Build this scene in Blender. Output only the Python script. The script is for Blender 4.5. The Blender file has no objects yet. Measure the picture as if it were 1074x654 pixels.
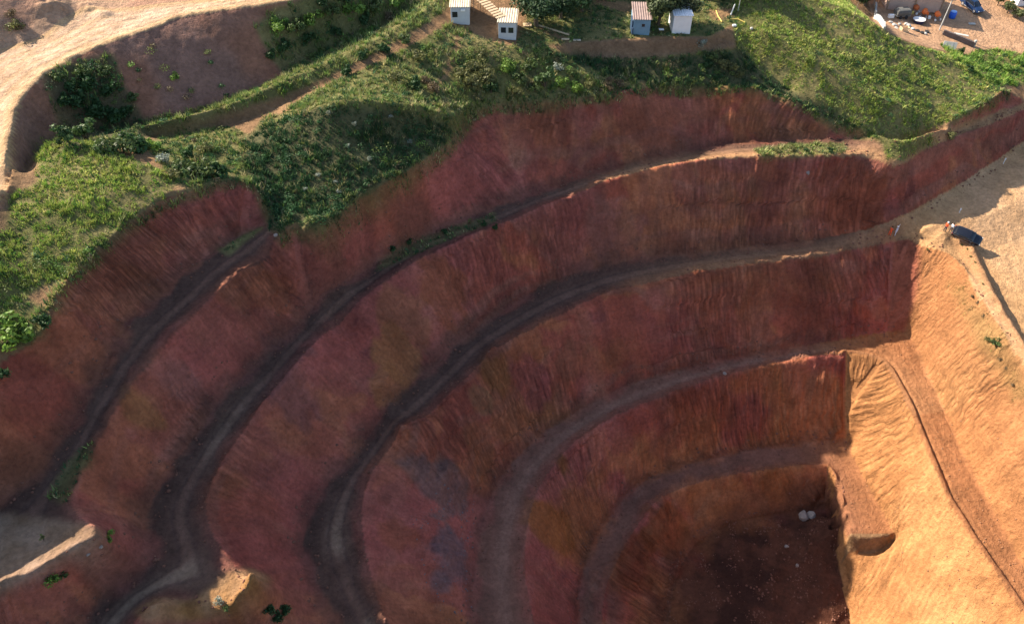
import bpy, bmesh, math, random
import numpy as np
from mathutils import Vector, Matrix

scene = bpy.context.scene
COL = scene.collection

# ------------------------------------------------------------------ camera, sky, sun, exposure
PITCH = math.radians(45.0)          # drone camera, 75 m above the quarry's main platform
CAM_H = 75.0
FOC = 843.0                         # focal length in pixels of the 1074 px wide photograph
cam_d = bpy.data.cameras.new("camera")
cam_d.sensor_fit = 'HORIZONTAL'
cam_d.angle_x = 2 * math.atan(537.0 / FOC)
cam_d.clip_start = 0.5
cam_d.clip_end = 9000
cam = bpy.data.objects.new("camera", cam_d)
cam.location = (0, 0, CAM_H)
cam.rotation_euler = (math.pi / 2 - PITCH, 0, 0)
COL.objects.link(cam)
scene.camera = cam

SUN_ELEV = math.radians(34.0)
SUN_AZ = math.radians(-59.0)        # clockwise from +Y: the sun stands behind the left rim of the pit
to_sun = Vector((math.sin(SUN_AZ) * math.cos(SUN_ELEV), math.cos(SUN_AZ) * math.cos(SUN_ELEV), math.sin(SUN_ELEV)))

world = bpy.data.worlds.new("World")
scene.world = world
world.use_nodes = True
wn = world.node_tree.nodes
wn.clear()
sky = wn.new('ShaderNodeTexSky')
sky.sky_type = 'NISHITA'
sky.sun_disc = False
sky.sun_elevation = SUN_ELEV
sky.sun_rotation = SUN_AZ
sky.air_density = 1.0
sky.dust_density = 1.5
bg = wn.new('ShaderNodeBackground')
bg.inputs['Strength'].default_value = 0.078
wo = wn.new('ShaderNodeOutputWorld')
world.node_tree.links.new(sky.outputs['Color'], bg.inputs['Color'])
world.node_tree.links.new(bg.outputs['Background'], wo.inputs['Surface'])

sun_d = bpy.data.lights.new("sun", 'SUN')
sun_d.energy = 3.75
sun_d.angle = math.radians(0.5)
sun_d.color = (1.0, 0.88, 0.72)
sun = bpy.data.objects.new("sun", sun_d)
sun.rotation_euler = (-to_sun).to_track_quat('-Z', 'Y').to_euler()
sun.location = (-60, 60, 120)
COL.objects.link(sun)

vs = scene.view_settings
vs.view_transform = 'Standard'
vs.look = 'None'
vs.gamma = 1.0
vs.use_curve_mapping = False
vs.exposure = 1.75

# ------------------------------------------------------------------ surveying: picture ray -> point at a known height
ZS = 0.83                           # one step of the height list in metres
def unp(px, py, z):
    dx = (px - 537.0) / FOC
    up = (327.0 - py) / FOC
    d = (CAM_H - z) / (math.sin(PITCH) - up * math.cos(PITCH))
    return (dx * d, d * (math.cos(PITCH) + up * math.sin(PITCH)), z)
def project(x, y, z):
    h = CAM_H - z
    d = y * math.cos(PITCH) + h * math.sin(PITCH)
    u = y * math.sin(PITCH) - h * math.cos(PITCH)
    return 537.0 + FOC * x / d, 327.0 - FOC * u / d

# break lines of the pit: crests (C), toes (T), and the right-hand wall (R crest, S toe); (px, py, height)
L = {}
L['C0']=[(-130,560,26.0),(-80,500,26.6),(-40,462,27.0),(-14,440,27.26),(-8,400,27.62),(10,372,27.7),(40,352,27.3),(58,318,28.0),(72,292,28.3),(100,262,28.5),(125,240,28.6),(150,220,28.6),(178,204,28.5),(200,198,28.2),(228,190,27.8),(250,188,27.0),(266,194,26.0),(276,210,24.6),(284,228,22.6)]
L['T0']=[(-160,700,18.6),(-80,605,18.7),(-30,545,18.8),(0,520,19.0),(25,508,19.18),(46,490,19.18),(62,470,19.26),(78,440,19.44),(93,412,19.53),(110,385,19.8),(130,358,20.2),(151,333,20.5),(180,303,20.8),(205,280,21.0),(230,262,21.1),(252,248,21.2),(272,240,21.3),(284,234,21.6)]
L['C1']=[(-120,668,19.4),(-30,625,19.8),(0,612,19.8),(30,599,19.8),(60,584,19.8),(90,569,19.8),(103,562,19.7),(97,553,19.4),(88,545,19.1),(78,535,19.1),(74,522,19.2),(80,508,19.12),(90,490,19.05),(104,462,19.13),(118,435,19.2),(136,407,19.6),(155,382,20.0),(178,356,20.4),(203,330,20.7),(225,308,20.9),(245,290,21.0),(262,279,21.0),(275,270,21.1),(284,258,21.2),(296,247,21.4),(308,238,21.6),(320,243,21.5),(333,243,21.5),(345,236,21.6),(358,222,21.8),(376,206,22.0),(400,193,22.0),(424,180,22.0),(446,167,22.0),(468,150,22.0),(484,130,22.0),(496,116,22.0),(515,108,22.0),(540,106,21.8),(575,104,21.6),(610,101,21.3),(640,99,21.0),(662,95,20.8),(690,91,20.3),(730,91,19.81),(770,93,19.29),(805,98,18.54),(835,107,17.59),(856,118,16.17),(870,128,14.8),(890,132,14.4),(915,138,14.3),(945,146,14.2),(968,141,14.33),(992,130,14.56),(1020,116,14.9),(1040,104,15.1),(1054,95,15.03),(1066,99,14.0),(1080,107,12.8),(1100,113,12.6)]
L['T1']=[(40,720,12.1),(86,658,12.1),(105,634,11.7),(124,617,11.3),(142,606,11.1),(155,596,10.9),(160,582,11.4),(156,560,11.2),(157,540,11.0),(166,518,11.0),(178,498,11.0),(193,476,11.0),(212,448,11.0),(236,420,11.0),(258,398,11.0),(280,373,11.0),(300,352,11.0),(318,335,11.0),(342,313,11.0),(366,296,11.0),(392,279,11.0),(420,262,11.0),(450,246,11.0),(480,234,11.0),(520,219,11.0),(560,204,11.0),(600,191,11.0),(640,180,11.24),(680,169,11.48),(720,160,11.72),(760,153,11.96),(800,149,12.2),(840,148,12.3),(872,147,12.5),(900,148,12.1),(930,154,11.8),(960,152,11.6),(990,143,11.67),(1020,131,11.72),(1050,119,11.75),(1085,108,11.79),(1100,114,11.8)]
L['C2']=[(120,680,12.4),(142,654,12.0),(158,637,11.6),(170,631,11.4),(190,634,10.8),(215,638,10.6),(236,641,10.6),(250,634,10.9),(262,620,11.2),(268,608,11.2),(260,602,10.8),(246,592,11.2),(232,574,11.0),(222,556,11.0),(217,538,11.0),(217,520,11.0),(224,502,11.0),(240,474,11.0),(258,449,11.0),(278,422,11.0),(298,397,11.0),(320,370,11.0),(342,346,11.0),(366,324,11.0),(388,306,11.0),(410,291,11.0),(440,272,11.0),(470,258,11.0),(505,243,11.0),(540,230,11.0),(570,217,11.0),(600,206,11.0),(636,191,11.73),(670,181,12.23),(705,173,12.46),(740,168,12.69),(780,164,12.96),(820,164,13.1),(860,163,12.8),(885,162,12.77),(910,165,11.7),(935,172,11.44),(948,170,11.41),(962,162,11.43),(990,150,11.48),(1020,138,11.54),(1050,126,11.6),(1085,112,11.67),(1100,117,11.7)]
L['T2']=[(372,690,0),(358,662,0),(342,636,0),(328,608,0),(320,584,0),(320,562,0),(327,540,0),(340,516,0),(356,493,0),(374,474,0),(393,450,0),(412,428,0),(438,400,0),(460,377,0),(484,355,0),(512,335,0),(545,315,0),(580,298,0),(620,284,0),(660,275,0),(700,269,0),(740,265,0),(790,259,0),(840,254,0),(880,248,0.72),(910,240,2.0),(940,229,3.2),(965,218,3.8),(1000,199,4.6),(1040,173,5.4),(1074,150,6.0),(1100,132,6.4)]
L['C3']=[(424,690,0.0),(406,650,0.0),(394,620,0.0),(386,590,0.0),(381,560,0.0),(380,535,0.0),(384,512,0.0),(394,490,0.0),(406,474,0.0),(422,458,0.0),(442,441,0.0),(468,416,0.0),(490,396,0.0),(512,374,0.0),(545,352,0.0),(580,333,0.0),(615,317,0.0),(650,304,0.0),(690,294,0.0),(735,284,0.0),(775,278,0.0),(815,273,0.0),(860,267,0.0),(900,261,0.09),(930,254,0.15),(938,252.5,0.2)]
L['R3']=[(938,252.5,0.2),(953,251,0.4),(968,258,0.9),(985,262,1.48),(1000,270,1.7),(1016,290,1.87),(1030,312,1.94),(1046,338,1.91),(1060,362,1.88),(1076,384,1.85),(1100,420,1.8),(1140,480,1.8)]
L['T3']=[(497,690,-12),(496,650,-12),(497,615,-12),(501,580,-12),(508,545,-12),(518,515,-12),(530,494,-12),(550,472,-12),(574,452,-12),(600,435,-12),(630,418,-12),(660,405,-12),(700,392,-12),(740,382,-12),(790,372,-12),(840,364,-12),(890,356,-12),(930,350,-12)]
L['S3']=[(930,350,-12),(944,349,-12),(955,356,-12.09),(968,378,-12.37),(980,405,-12.65),(994,438,-12.94),(1010,476,-13.22),(1028,512,-13.5),(1050,552,-13.87),(1074,595,-14.24),(1100,640,-14.62),(1130,690,-14.99)]
L['C4']=[(572,690,-12),(560,650,-12),(553,620,-12),(550,590,-12),(552,560,-12),(558,530,-12),(570,504,-12),(588,478,-12),(610,459,-12),(640,440,-12),(670,426,-12),(710,410,-12),(750,397,-12),(790,386,-12),(830,378,-12),(866,373,-12),(887,371.5,-12)]
L['R4']=[(887,371.5,-12),(898,371.5,-12),(912,374,-12.09),(926,380,-12.29),(938,397,-12.47),(950,420,-12.65),(962,448,-12.94),(976,482,-13.22),(992,520,-13.5),(1012,552,-13.87),(1036,588,-14.24),(1060,624,-14.62),(1090,668,-14.99),(1105,690,-15.18)]
L['T4']=[(610,690,-23.22),(606,655,-23.22),(606,630,-23.22),(612,600,-23.22),(622,572,-23.22),(636,548,-23.22),(650,528,-23.22),(668,510,-23.22),(690,498,-23.22),(720,488,-23.22),(760,478,-23.22),(800,471,-23.22),(840,466,-23.22),(884,463,-23.22)]
L['S4']=[(884,463,-23.22),(892,466,-23.22),(893,478,-23.22),(906,502,-23.41),(918,524,-23.59),(930,545,-23.78),(937,560,-23.97)]
L['C5']=[(640,690,-23.22),(632,655,-23.22),(634,625,-23.22),(644,595,-23.22),(658,567,-23.22),(676,542,-23.22),(694,524,-23.22),(716,511,-23.22),(750,501,-23.22),(790,495,-23.22),(830,490,-23.22),(866,489,-23.22)]
L['R5']=[(866,489,-23.22),(875,497,-23.0),(882,520,-23.0),(887,543,-23.31),(891,560,-24.05)]
L['R5b']=[(879,498,-23.55),(886,520,-23.66),(893,545,-23.88),(898,562,-24.1)]
L['E5']=[(891,561,-23.78),(905,564,-23.97),(920,563,-23.97),(937,560,-23.97)]
L['E6']=[(889,577,-26.6),(900,580,-26.9),(912,580,-26.9),(924,577,-26.7),(936,567,-25.8)]
L['T5']=[(700,690,-29.77),(702,640,-29.77),(712,600,-29.77),(730,570,-29.77),(760,550,-29.77),(800,540,-29.77),(840,534,-29.77),(866,530,-29.77)]
L['S5']=[(866,530,-29.77),(872,560,-30.23),(877,590,-30.7),(884,620,-31.17),(890,654,-31.64),(893,690,-32.1)]

EXTRA = {
# upper left: haul road, its embankment, the bank above it
'RE':[(-60,330,32),(-30,260,32.2),(-5,215,32.5),(6,180,33),(13,140,33),(20,112,33.3),(42,84,33.5),(75,63,33.7),(110,47,34),(150,33,34.2),(190,19,34.4),(230,12,34.5),(290,4,34.5),(340,-8,34.5),(400,-30,34.5)],
'RI':[(-60,90,33.3),(-20,60,33.4),(0,51,33.5),(40,39,33.8),(66,24,34),(85,13,34.2),(130,8,34.4),(200,0,34.6),(260,-10,34.8)],
'BK':[(-110,50,39),(-70,20,38.6),(-30,2,38.4),(0,-8,38.3),(30,-16,38.3),(48,-26,38.3)],
'ET':[(8,222,31),(16,200,30.2),(26,182,29.4),(40,162,28.2),(60,150,27.2),(100,138,26.2),(150,134,25.6),(200,122,25.4),(250,100,25.6),(290,82,26.2),(330,58,27),(380,34,28),(430,10,29),(470,-15,30)],
'RB':[(126,138,27),(160,130,27.2),(200,120,27.3),(240,109,27.4),(270,97,27.7),(300,84,28.1),(350,63,28.8),(400,38,29.7),(440,14,30.4),(470,-12,31)],
'RBt':[(160,146,25.2),(200,139,25.0),(240,130,25.0),(275,120,25.4),(310,102,26.2),(350,84,27.2),(400,62,28.2),(450,37,28.8),(478,26,28.6)],
'GY':[(290,238,22.2),(290,215,23.2),(285,190,24.2),(275,165,25.2)],
'SE':[(262,142,25.6),(290,138,26.0),(315,122,27.4),(345,107,29.2),(370,104,29.6),(400,106,29.0),(440,112,27.0),(472,122,24.6),(492,110,23.4)],
'SE2':[(318,172,24.4),(350,160,24.8),(385,152,24.8),(420,146,24.2),(450,140,23.4)],
'HL':[(35,176,30.4),(48,152,31.2),(75,148,31.4),(105,158,31),(140,172,30.3),(175,184,29.2)],
'HM':[(5,260,30.5),(30,240,30.6),(70,220,30.6),(110,205,30.2),(150,196,29.4)],
'HN':[(-40,380,30),(-10,330,29.5),(20,310,29),(50,290,29)],
# centre and right top: terraces under the cabins and sheds, gully, grass hill and its ridge
'TC':[(478,30,28.2),(500,38,27.8),(520,46,27.2),(545,50,26.7),(570,46,26.4),(600,46,25.9),(640,43,25.6),(690,41,25.5),(740,39,25.5),(765,30,25.6)],
'TB':[(600,58,23.9),(650,59,23.4),(700,57,23.2),(740,52,23.4),(772,48,23.6)],
'TM':[(500,75,25.2),(540,78,24.4),(575,78,23.8),(600,80,23.2),(640,84,22.2)],
'TF':[(470,-14,29.4),(520,-5,28.0),(560,5,27.2),(620,0,26.6),(700,10,26),(760,8,26.2),(780,0,26.8)],
'TG':[(540,-40,28),(640,-40,27),(740,-30,27)],
'GL':[(782,42,23.6),(792,60,21.8),(810,78,19.8),(828,96,17.8)],
'HR':[(770,-22,28.6),(800,-13,28.4),(830,-6,27.9),(870,3,26.6),(900,17,25),(930,32,23),(960,46,20.8),(990,60,18.7),(1020,76,16.6),(1044,89,15.2)],
'HS':[(800,30,25.6),(850,62,22.3),(900,92,18.9),(950,112,16.8)],
'YA':[(912,20,17.5),(925,24,17.4),(950,30,17.2),(985,38,16.4),(1020,55,15),(1050,76,13.9),(1076,88,13.3)],
'YB':[(900,-8,18),(960,-6,17.8),(1030,0,16.5),(1074,30,14.9),(1100,60,14)],
'YC':[(1120,95,13.2),(1150,60,13.4)],
# main platform on the right and the berm above the right-hand wall
'PA':[(968,240,2.9),(1000,232,3.5),(1040,224,4.0),(1074,205,4.8),(1100,185,5.4)],
'PB':[(1000,258,1.5),(1030,262,1.5),(1074,250,2.2),(1120,240,2.6)],
'PC':[(1030,280,.8),(1045,305,.6),(1060,328,.4),(1078,352,.2),(1096,382,.1),(1120,420,0)],
'PD':[(1074,300,.8),(1120,330,.6)],
# little lit step at the end of the inner ledge
# foreground spur between the left benches
'FA':[(20,585,19.1),(48,572,19),(70,556,19)],
'FB':[(226,654,9),(260,654,7),(300,640,5)],
}
L.update(EXTRA)
NOSMOOTH = {'BK'}

def crom(pts, n=14):
    """Catmull-Rom through the surveyed points"""
    P = np.array(pts, float)
    if len(P) < 3: return P
    Q = np.vstack([2 * P[0] - P[1], P, 2 * P[-1] - P[-2]])
    out = []
    t = np.linspace(0, 1, n, endpoint=False)[:, None]
    for i in range(1, len(Q) - 2):
        a, b, c, d = Q[i - 1], Q[i], Q[i + 1], Q[i + 2]
        out.append(.5 * ((2 * b) + (c - a) * t + (2 * a - 5 * b + 4 * c - d) * t ** 2 + (3 * b - a - 3 * c + d) * t ** 3))
    out.append(P[-1:])
    return np.vstack(out)
def world_line(pts):
    S = crom(pts)
    return np.array([unp(a, b, c * ZS) for a, b, c in S])
W = {k: world_line(v) for k, v in L.items()}
for k, (a, b) in {'K3': ('C3', 'T3'), 'K4': ('C4', 'T4'), 'K5': ('C5', 'T5')}.items():     # sharp inner corners of the pit
    W[k] = W[a][-1] + (W[b][-1] - W[a][-1]) * np.linspace(0, 1, 40)[:, None]

# ------------------------------------------------------------------ noise
_rng = np.random.RandomState(7)
_tab = _rng.rand(256, 256).astype(np.float32)
def vnoise(x, y, seed=0):
    x = np.asarray(x, np.float64) + seed * 17.31; y = np.asarray(y, np.float64) + seed * 9.77
    xi = np.floor(x).astype(np.int64); yi = np.floor(y).astype(np.int64)
    fx = x - xi; fy = y - yi
    fx = fx * fx * (3 - 2 * fx); fy = fy * fy * (3 - 2 * fy)
    a = _tab[xi & 255, yi & 255]; b = _tab[(xi + 1) & 255, yi & 255]
    c = _tab[xi & 255, (yi + 1) & 255]; d = _tab[(xi + 1) & 255, (yi + 1) & 255]
    return (a * (1 - fx) + b * fx) * (1 - fy) + (c * (1 - fx) + d * fx) * fy * 1.0
def fbm(x, y, seed=0, oct=4):
    s = 0; a = .5; t = 0
    for i in range(oct):
        s = s + a * vnoise(x * 2 ** i, y * 2 ** i, seed + i * 3); t += a; a *= .5
    return s / t - .5
def sstep(a, b, x):
    t = np.clip((x - a) / (b - a), 0, 1); return t * t * (3 - 2 * t)

# ------------------------------------------------------------------ height field between the break lines
X0, X1, Y0, Y1, HH = -74.0, 98.0, 20.0, 164.0, 0.2
NX = int(round((X1 - X0) / HH)) + 1
NY = int(round((Y1 - Y0) / HH)) + 1
zs_ = np.zeros((NX, NY)); zc_ = np.zeros((NX, NY))
for k, w in W.items():
    seg = np.hypot(*np.diff(w[:, :2], axis=0).T)
    s = np.concatenate([[0], np.cumsum(seg)])
    n = max(2, int(s[-1] / 0.07))
    q = np.linspace(0, s[-1], n)
    D = np.stack([np.interp(q, s, w[:, i]) for i in range(3)], 1)
    # ragged, hand-cut edges
    if k[0] in 'CR' and len(k) == 2:
        D[:, 0] += .34 * fbm(q * .45, q * 0 + 3, 5 + ord(k[1])) ; D[:, 1] += .34 * fbm(q * .45, q * 0 + 8, 9 + ord(k[1]))
        D[:, 2] += .2 * fbm(q * .6, q * 0 + 5, 12 + ord(k[1]))
    ix = np.round((D[:, 0] - X0) / HH).astype(int); iy = np.round((D[:, 1] - Y0) / HH).astype(int)
    ok = (ix >= 0) & (ix < NX) & (iy >= 0) & (iy < NY)
    np.add.at(zs_, (ix[ok], iy[ok]), D[ok, 2]); np.add.at(zc_, (ix[ok], iy[ok]), 1)

def solve(zsum, cnt, depth=0):
    nx, ny = zsum.shape
    fixed = cnt > 0
    zf = np.where(fixed, zsum / np.maximum(cnt, 1), 0)
    if min(nx, ny) > 24:
        cx, cy = (nx + 1) // 2, (ny + 1) // 2
        p1 = np.zeros((cx * 2, cy * 2)); p2 = np.zeros((cx * 2, cy * 2))
        p1[:nx, :ny] = zf; p2[:nx, :ny] = fixed
        c1 = p1.reshape(cx, 2, cy, 2).sum((1, 3)); c2 = p2.reshape(cx, 2, cy, 2).sum((1, 3))
        zc = solve(c1, c2, depth + 1)
        z = np.repeat(np.repeat(zc, 2, 0), 2, 1)[:nx, :ny]
        its = 60 if depth < 2 else 90
    else:
        z = np.full((nx, ny), zf[fixed].mean() if fixed.any() else 0.); its = 600
    z = np.where(fixed, zf, z)
    for _ in range(its):
        p = np.pad(z, 1, mode='edge')
        a = .25 * (p[:-2, 1:-1] + p[2:, 1:-1] + p[1:-1, :-2] + p[1:-1, 2:])
        z = np.where(fixed, zf, a)
    return z
Z = solve(zs_, zc_)
def blur(z, n=1):
    for _ in range(n):
        p = np.pad(z, 1, mode='edge'); z = .25 * p[:-2, 1:-1] + .5 * p[1:-1, 1:-1] + .25 * p[2:, 1:-1]
        p = np.pad(z, 1, mode='edge'); z = .25 * p[1:-1, :-2] + .5 * p[1:-1, 1:-1] + .25 * p[1:-1, 2:]
    return z
Z = blur(Z, 1)
GX = X0 + HH * np.arange(NX); GY = Y0 + HH * np.arange(NY)
XX, YY = np.meshgrid(GX, GY, indexing='ij')

def fill_poly(poly):
    """scan-fill a ground-plan polygon on the grid"""
    M = np.zeros((NX, NY), bool)
    P = np.asarray(poly)[:, :2]; Q = np.roll(P, -1, 0)
    for j in range(NY):
        y = GY[j] + 1e-6
        c = (P[:, 1] > y) != (Q[:, 1] > y)
        if not c.any(): continue
        a, b = P[c], Q[c]
        xs = np.sort(a[:, 0] + (y - a[:, 1]) / (b[:, 1] - a[:, 1]) * (b[:, 0] - a[:, 0]))
        for i in range(0, len(xs) - 1, 2):
            i0 = int(np.ceil((xs[i] - X0) / HH)); i1 = int(np.floor((xs[i + 1] - X0) / HH)) + 1
            M[max(i0, 0):max(min(i1, NX), 0), j] = True
    return M
def strip(a, b):
    A = np.vstack([W[k] for k in a]); B = np.vstack([W[k] for k in b])
    return fill_poly(np.vstack([A, B[::-1]]))
def inpix(poly, px, py):
    poly = np.asarray(poly, float); q = np.roll(poly, -1, 0)
    r = np.zeros(px.shape, bool)
    for (x1, y1), (x2, y2) in zip(poly, q):
        if y1 == y2: continue
        c = ((y1 > py) != (y2 > py)) & (px < (x2 - x1) * (py - y1) / (y2 - y1) + x1)
        r ^= c
    return r
def line_dist(pts, rad):
    """distance of every cell to a line, inside rad only; also the arc length of the nearest point"""
    D = np.full((NX, NY), 1e3); S = np.zeros((NX, NY)); s0 = 0
    for a, b in zip(pts[:-1, :2], pts[1:, :2]):
        ln = np.hypot(*(b - a))
        if ln < 1e-6: continue
        i0 = max(int((min(a[0], b[0]) - rad - X0) / HH), 0); i1 = min(int((max(a[0], b[0]) + rad - X0) / HH) + 2, NX)
        j0 = max(int((min(a[1], b[1]) - rad - Y0) / HH), 0); j1 = min(int((max(a[1], b[1]) + rad - Y0) / HH) + 2, NY)
        if i1 > i0 and j1 > j0:
            xx = XX[i0:i1, j0:j1] - a[0]; yy = YY[i0:i1, j0:j1] - a[1]
            t = np.clip((xx * (b - a)[0] + yy * (b - a)[1]) / ln ** 2, 0, 1)
            d = np.hypot(xx - t * (b - a)[0], yy - t * (b - a)[1])
            m = d < D[i0:i1, j0:j1]
            D[i0:i1, j0:j1][m] = d[m]; S[i0:i1, j0:j1][m] = s0 + t[m] * ln
        s0 += ln
    return D, S

M = {}
M['face0'] = strip(['C0'], ['T0']); M['face1'] = strip(['C1'], ['T1']); M['face2'] = strip(['C2'], ['T2'])
M['face3'] = strip(['C3'], ['T3']); M['wall3'] = strip(['R3'], ['S3'])
M['face4'] = strip(['C4'], ['T4']); M['wall4'] = strip(['R4'], ['S4'])
W['Q4'] = world_line([(937,560,-24),(934,566,-25.3),(922,575,-25.7),(908,578,-25.9),(893,575,-25.6),(884,600,-28),(888,640,-31),(895,690,-32)])
M['wall4'] |= fill_poly(np.vstack([W['Q4'], W['R4'][::-1][:60]])); M['face5'] = strip(['C5'], ['T5']); M['wall5'] = strip(['R5'], ['S5'])
W['C1a'] = world_line([q for q in L['C1'] if q[0] < 300]); M['bench0'] = strip(['T0'], ['C1a']); M['bench1'] = strip(['T1'], ['C2']); M['bench2'] = strip(['T2'], ['C3', 'R3'])
M['bench3'] = strip(['T3', 'S3'], ['C4', 'R4']); M['bench4'] = strip(['T4', 'S4'], ['C5', 'R5'])
M['floor'] = fill_poly(np.vstack([W['T5'], W['S5']]))
M['road'] = strip(['RE'], ['RI'])

# ------------------------------------------------------------------ cut marks, rubble, berms and ruts on the height field
dC = {}; dT = {}; sC = {}
for n, (c, t) in {'0': (['C0'], ['T0']), '1': (['C1'], ['T1']), '2': (['C2'], ['T2']), '3': (['C3'], ['T3']), '4': (['C4'], ['T4']), '5': (['C5'], ['T5']),
                  'w3': (['R3'], ['S3']), 'w4': (['R4'], ['S4']), 'w5': (['R5'], ['S5'])}.items():
    dC[n], sC[n] = line_dist(W[c[0]], 15); dT[n], _ = line_dist(W[t[0]], 15)
FACES = {'face0': '0', 'face1': '1', 'face2': '2', 'face3': '3', 'face4': '4', 'face5': '5', 'wall3': 'w3', 'wall4': 'w4', 'wall5': 'w5'}
U = np.zeros((NX, NY)); FM = np.zeros((NX, NY))
for f, n in FACES.items():
    m = M[f]
    U[m] = sC[n][m] + 40 * (ord(n[-1]) - 48)
    FM[m] = 1
FMs = blur(FM, 3)
for f, n in FACES.items():        # the marks run on a little past crest and toe
    mx_ = (blur(M[f].astype(float), 7) > 1e-6) & (FM == 0)
    U[mx_] = sC[n][mx_] + 40 * (ord(n[-1]) - 48)
TF = np.ones((NX, NY))
for f, n in FACES.items(): TF[M[f]] = sstep(.1, 1.6, dT[n])[M[f]] * (.12 + .88 * sstep(0, 1.4, dC[n])[M[f]])
TF = blur(TF, 1)
gU = np.hypot(np.gradient(U, axis=0), np.gradient(U, axis=1)) / HH
JUMP = np.clip(blur((gU > 2.2).astype(float), 3) * 4, 0, 1)        # where the face turns so sharply that the marks do not meet
TF = TF * (1 - JUMP)
Zraw = Z.copy()
undul = 2.4 * fbm(XX * .10, YY * .10, 2, 3) + 1.0 * fbm(XX * .42, YY * .42, 4, 3) + 1.1 * np.abs(fbm(XX * .16, YY * .16, 17, 3))
patch = sstep(-.08, .22, fbm(XX * .09, YY * .09, 31, 3))              # where bucket teeth left clear marks
row = np.floor((Z + 1.6 * fbm(XX * .07, YY * .07, 14, 2)) / 2.7)
uu = U + .30 * Z * fbm(XX * .03, YY * .03, 15, 2) * 4 + 1.3 * vnoise(row * 3.7, U * .03, 16) + .35 * fbm(Z * .35, U * .25, 8, 2)
tooth = (np.abs(2 * vnoise(uu * 1.25, Z * .16, 3) - 1) + .6 * vnoise(uu * 2.6, Z * .22, 6) - .8)
WM = blur((M['wall3'] | M['wall4'] | M['wall5']).astype(float), 2)
Z = Z + FMs * (undul * (1 - .65 * WM) + (.09 + .20 * patch) * (1 - .8 * WM) * tooth * TF)
flat = 1 - FMs
Z = Z + flat * (.35 * fbm(XX * .16, YY * .16, 21, 3) + .12 * fbm(XX * 1.1, YY * 1.1, 22, 2))
lump = np.clip(fbm(XX * .9, YY * .9, 41, 3) + .15, 0, 1)
for b, n, amp in (('bench2', '3', .4), ('bench1', '2', .22), ('bench3', '4', .4), ('bench4', '5', .4), ('bench0', '1', .35)):
    Z = Z + M[b] * amp * np.exp(-((dC[n] - .35) / .55) ** 2) * lump * 2
for b, n in (('bench0', '0'), ('bench1', '1'), ('bench2', '2'), ('bench3', '3'), ('bench4', '4'), ('floor', '5')):
    near = np.exp(-(dT[n] / 1.1) ** 2)
    Z = Z + near * (.10 + .8 * lump) * (M[b] | (FM > 0))
RUT = np.zeros((NX, NY)); TRACK = np.zeros((NX, NY))
for b, t, c in (('bench0', '0', '1'), ('bench1', '1', '2'), ('bench2', '2', '3'), ('bench3', '3', '4')):
    f = dT[t] / (dT[t] + dC[c] + 1e-3)
    w = M[b] * (dT[t] < 14)
    g = np.exp(-((f - .40 + .05 * fbm(XX * .1, YY * .1, 3)) / .035) ** 2) + np.exp(-((f - .66 + .05 * fbm(XX * .1, YY * .1, 3)) / .035) ** 2)
    RUT += w * g; TRACK += w * np.exp(-((f - .53) / .17) ** 2)
f = dT['w3'] / (dT['w3'] + dC['w4'] + 1e-3)
w = M['bench3'] * (dC['w4'] < 9)
RUT += w * (np.exp(-((f - .35) / .06) ** 2) + np.exp(-((f - .62) / .06) ** 2)) * .7
Z = Z - .07 * RUT - w * .34 * (.4 + 1.6 * np.clip(fbm(XX * .12, YY * .12, 19, 2) + .3, 0, .7)) * np.exp(-((dC['w4'] - 1.0 + .3 * fbm(YY * .4, XX * .4, 4)) / .2) ** 2) + w * .25 * np.exp(-((dC['w4'] - .45) / .3) ** 2)
# haul road wheel tracks
dRE, sRE = line_dist(W['RE'], 16); dRI, _ = line_dist(W['RI'], 16)
f = dRE / (dRE + dRI + 1e-3)
ROADF = f
for q in (.22, .36, .55, .72):
    g = np.exp(-((f - q + .05 * fbm(sRE * .05, sRE * 0, 6)) / .035) ** 2) * M['road']
    RUT += g; Z = Z - .05 * g
Z = Z + M['road'] * .35 * np.exp(-((dRE - .5) / .5) ** 2) * (.4 + lump)
def bump(px, py, z, h, r, rough=.5):
    global Z
    x, y, _ = unp(px, py, z * ZS)
    d = np.hypot(XX - x, YY - y)
    Z = Z + h * np.exp(-(d / r) ** 2) * (1 + rough * 3 * fbm(XX * .8, YY * .8, 77, 3))
bump(268, 610, 11, 1.3, .75, .3); bump(256, 628, 11, 1.2, .7, .3); bump(172, 640, 11.6, 1.7, .9, .3); bump(160, 650, 11.8, 1.4, .9, .3)
for q in ((430, 466, -2, 1.6, 2.2), (470, 505, -6, 1.5, 3.0), (455, 570, -7, 1.3, 3.2), (480, 600, -10, 1.0, 2.6), (402, 402, 4, 1.5, 2.4), (372, 362, 6, -1.2, 2.4), (330, 275, 16, 1.3, 2.6), (292, 292, 17, -1.0, 1.8), (525, 400, -5, 1.2, 2.2), (620, 600, -20, 1.2, 2.6), (690, 545, -25, 1.4, 2.4), (730, 530, -25, -1.0, 2.0), (640, 250, 3, 1.0, 3.0), (120, 330, 24, .9, 3.0), (240, 430, 8, .8, 3)): bump(*q, .5)
bump(985, 258, .6, .5, 1.2); bump(60, 20, 34, 1.0, 2.0); bump(95, 10, 34.4, .8, 1.6); bump(112, 16, 34.2, .5, 1.2)

# the low berm between platform and right-hand wall
BERM = np.array([unp(a, b, 1.2 * ZS) for a, b in ((1006, 254), (1014, 262), (1022, 277), (1031, 296), (1041, 316), (1052, 336), (1064, 356), (1078, 380), (1096, 412), (1120, 455))])
dB, sB = line_dist(BERM, 6)
Z = Z + (.95 + .5 * lump) * np.exp(-(dB / .95) ** 2)
Z = Z + M['floor'] * (2.2 * np.clip(fbm(XX * .2, YY * .2, 44, 5), -.12, 1) + .5 * lump)
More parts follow.
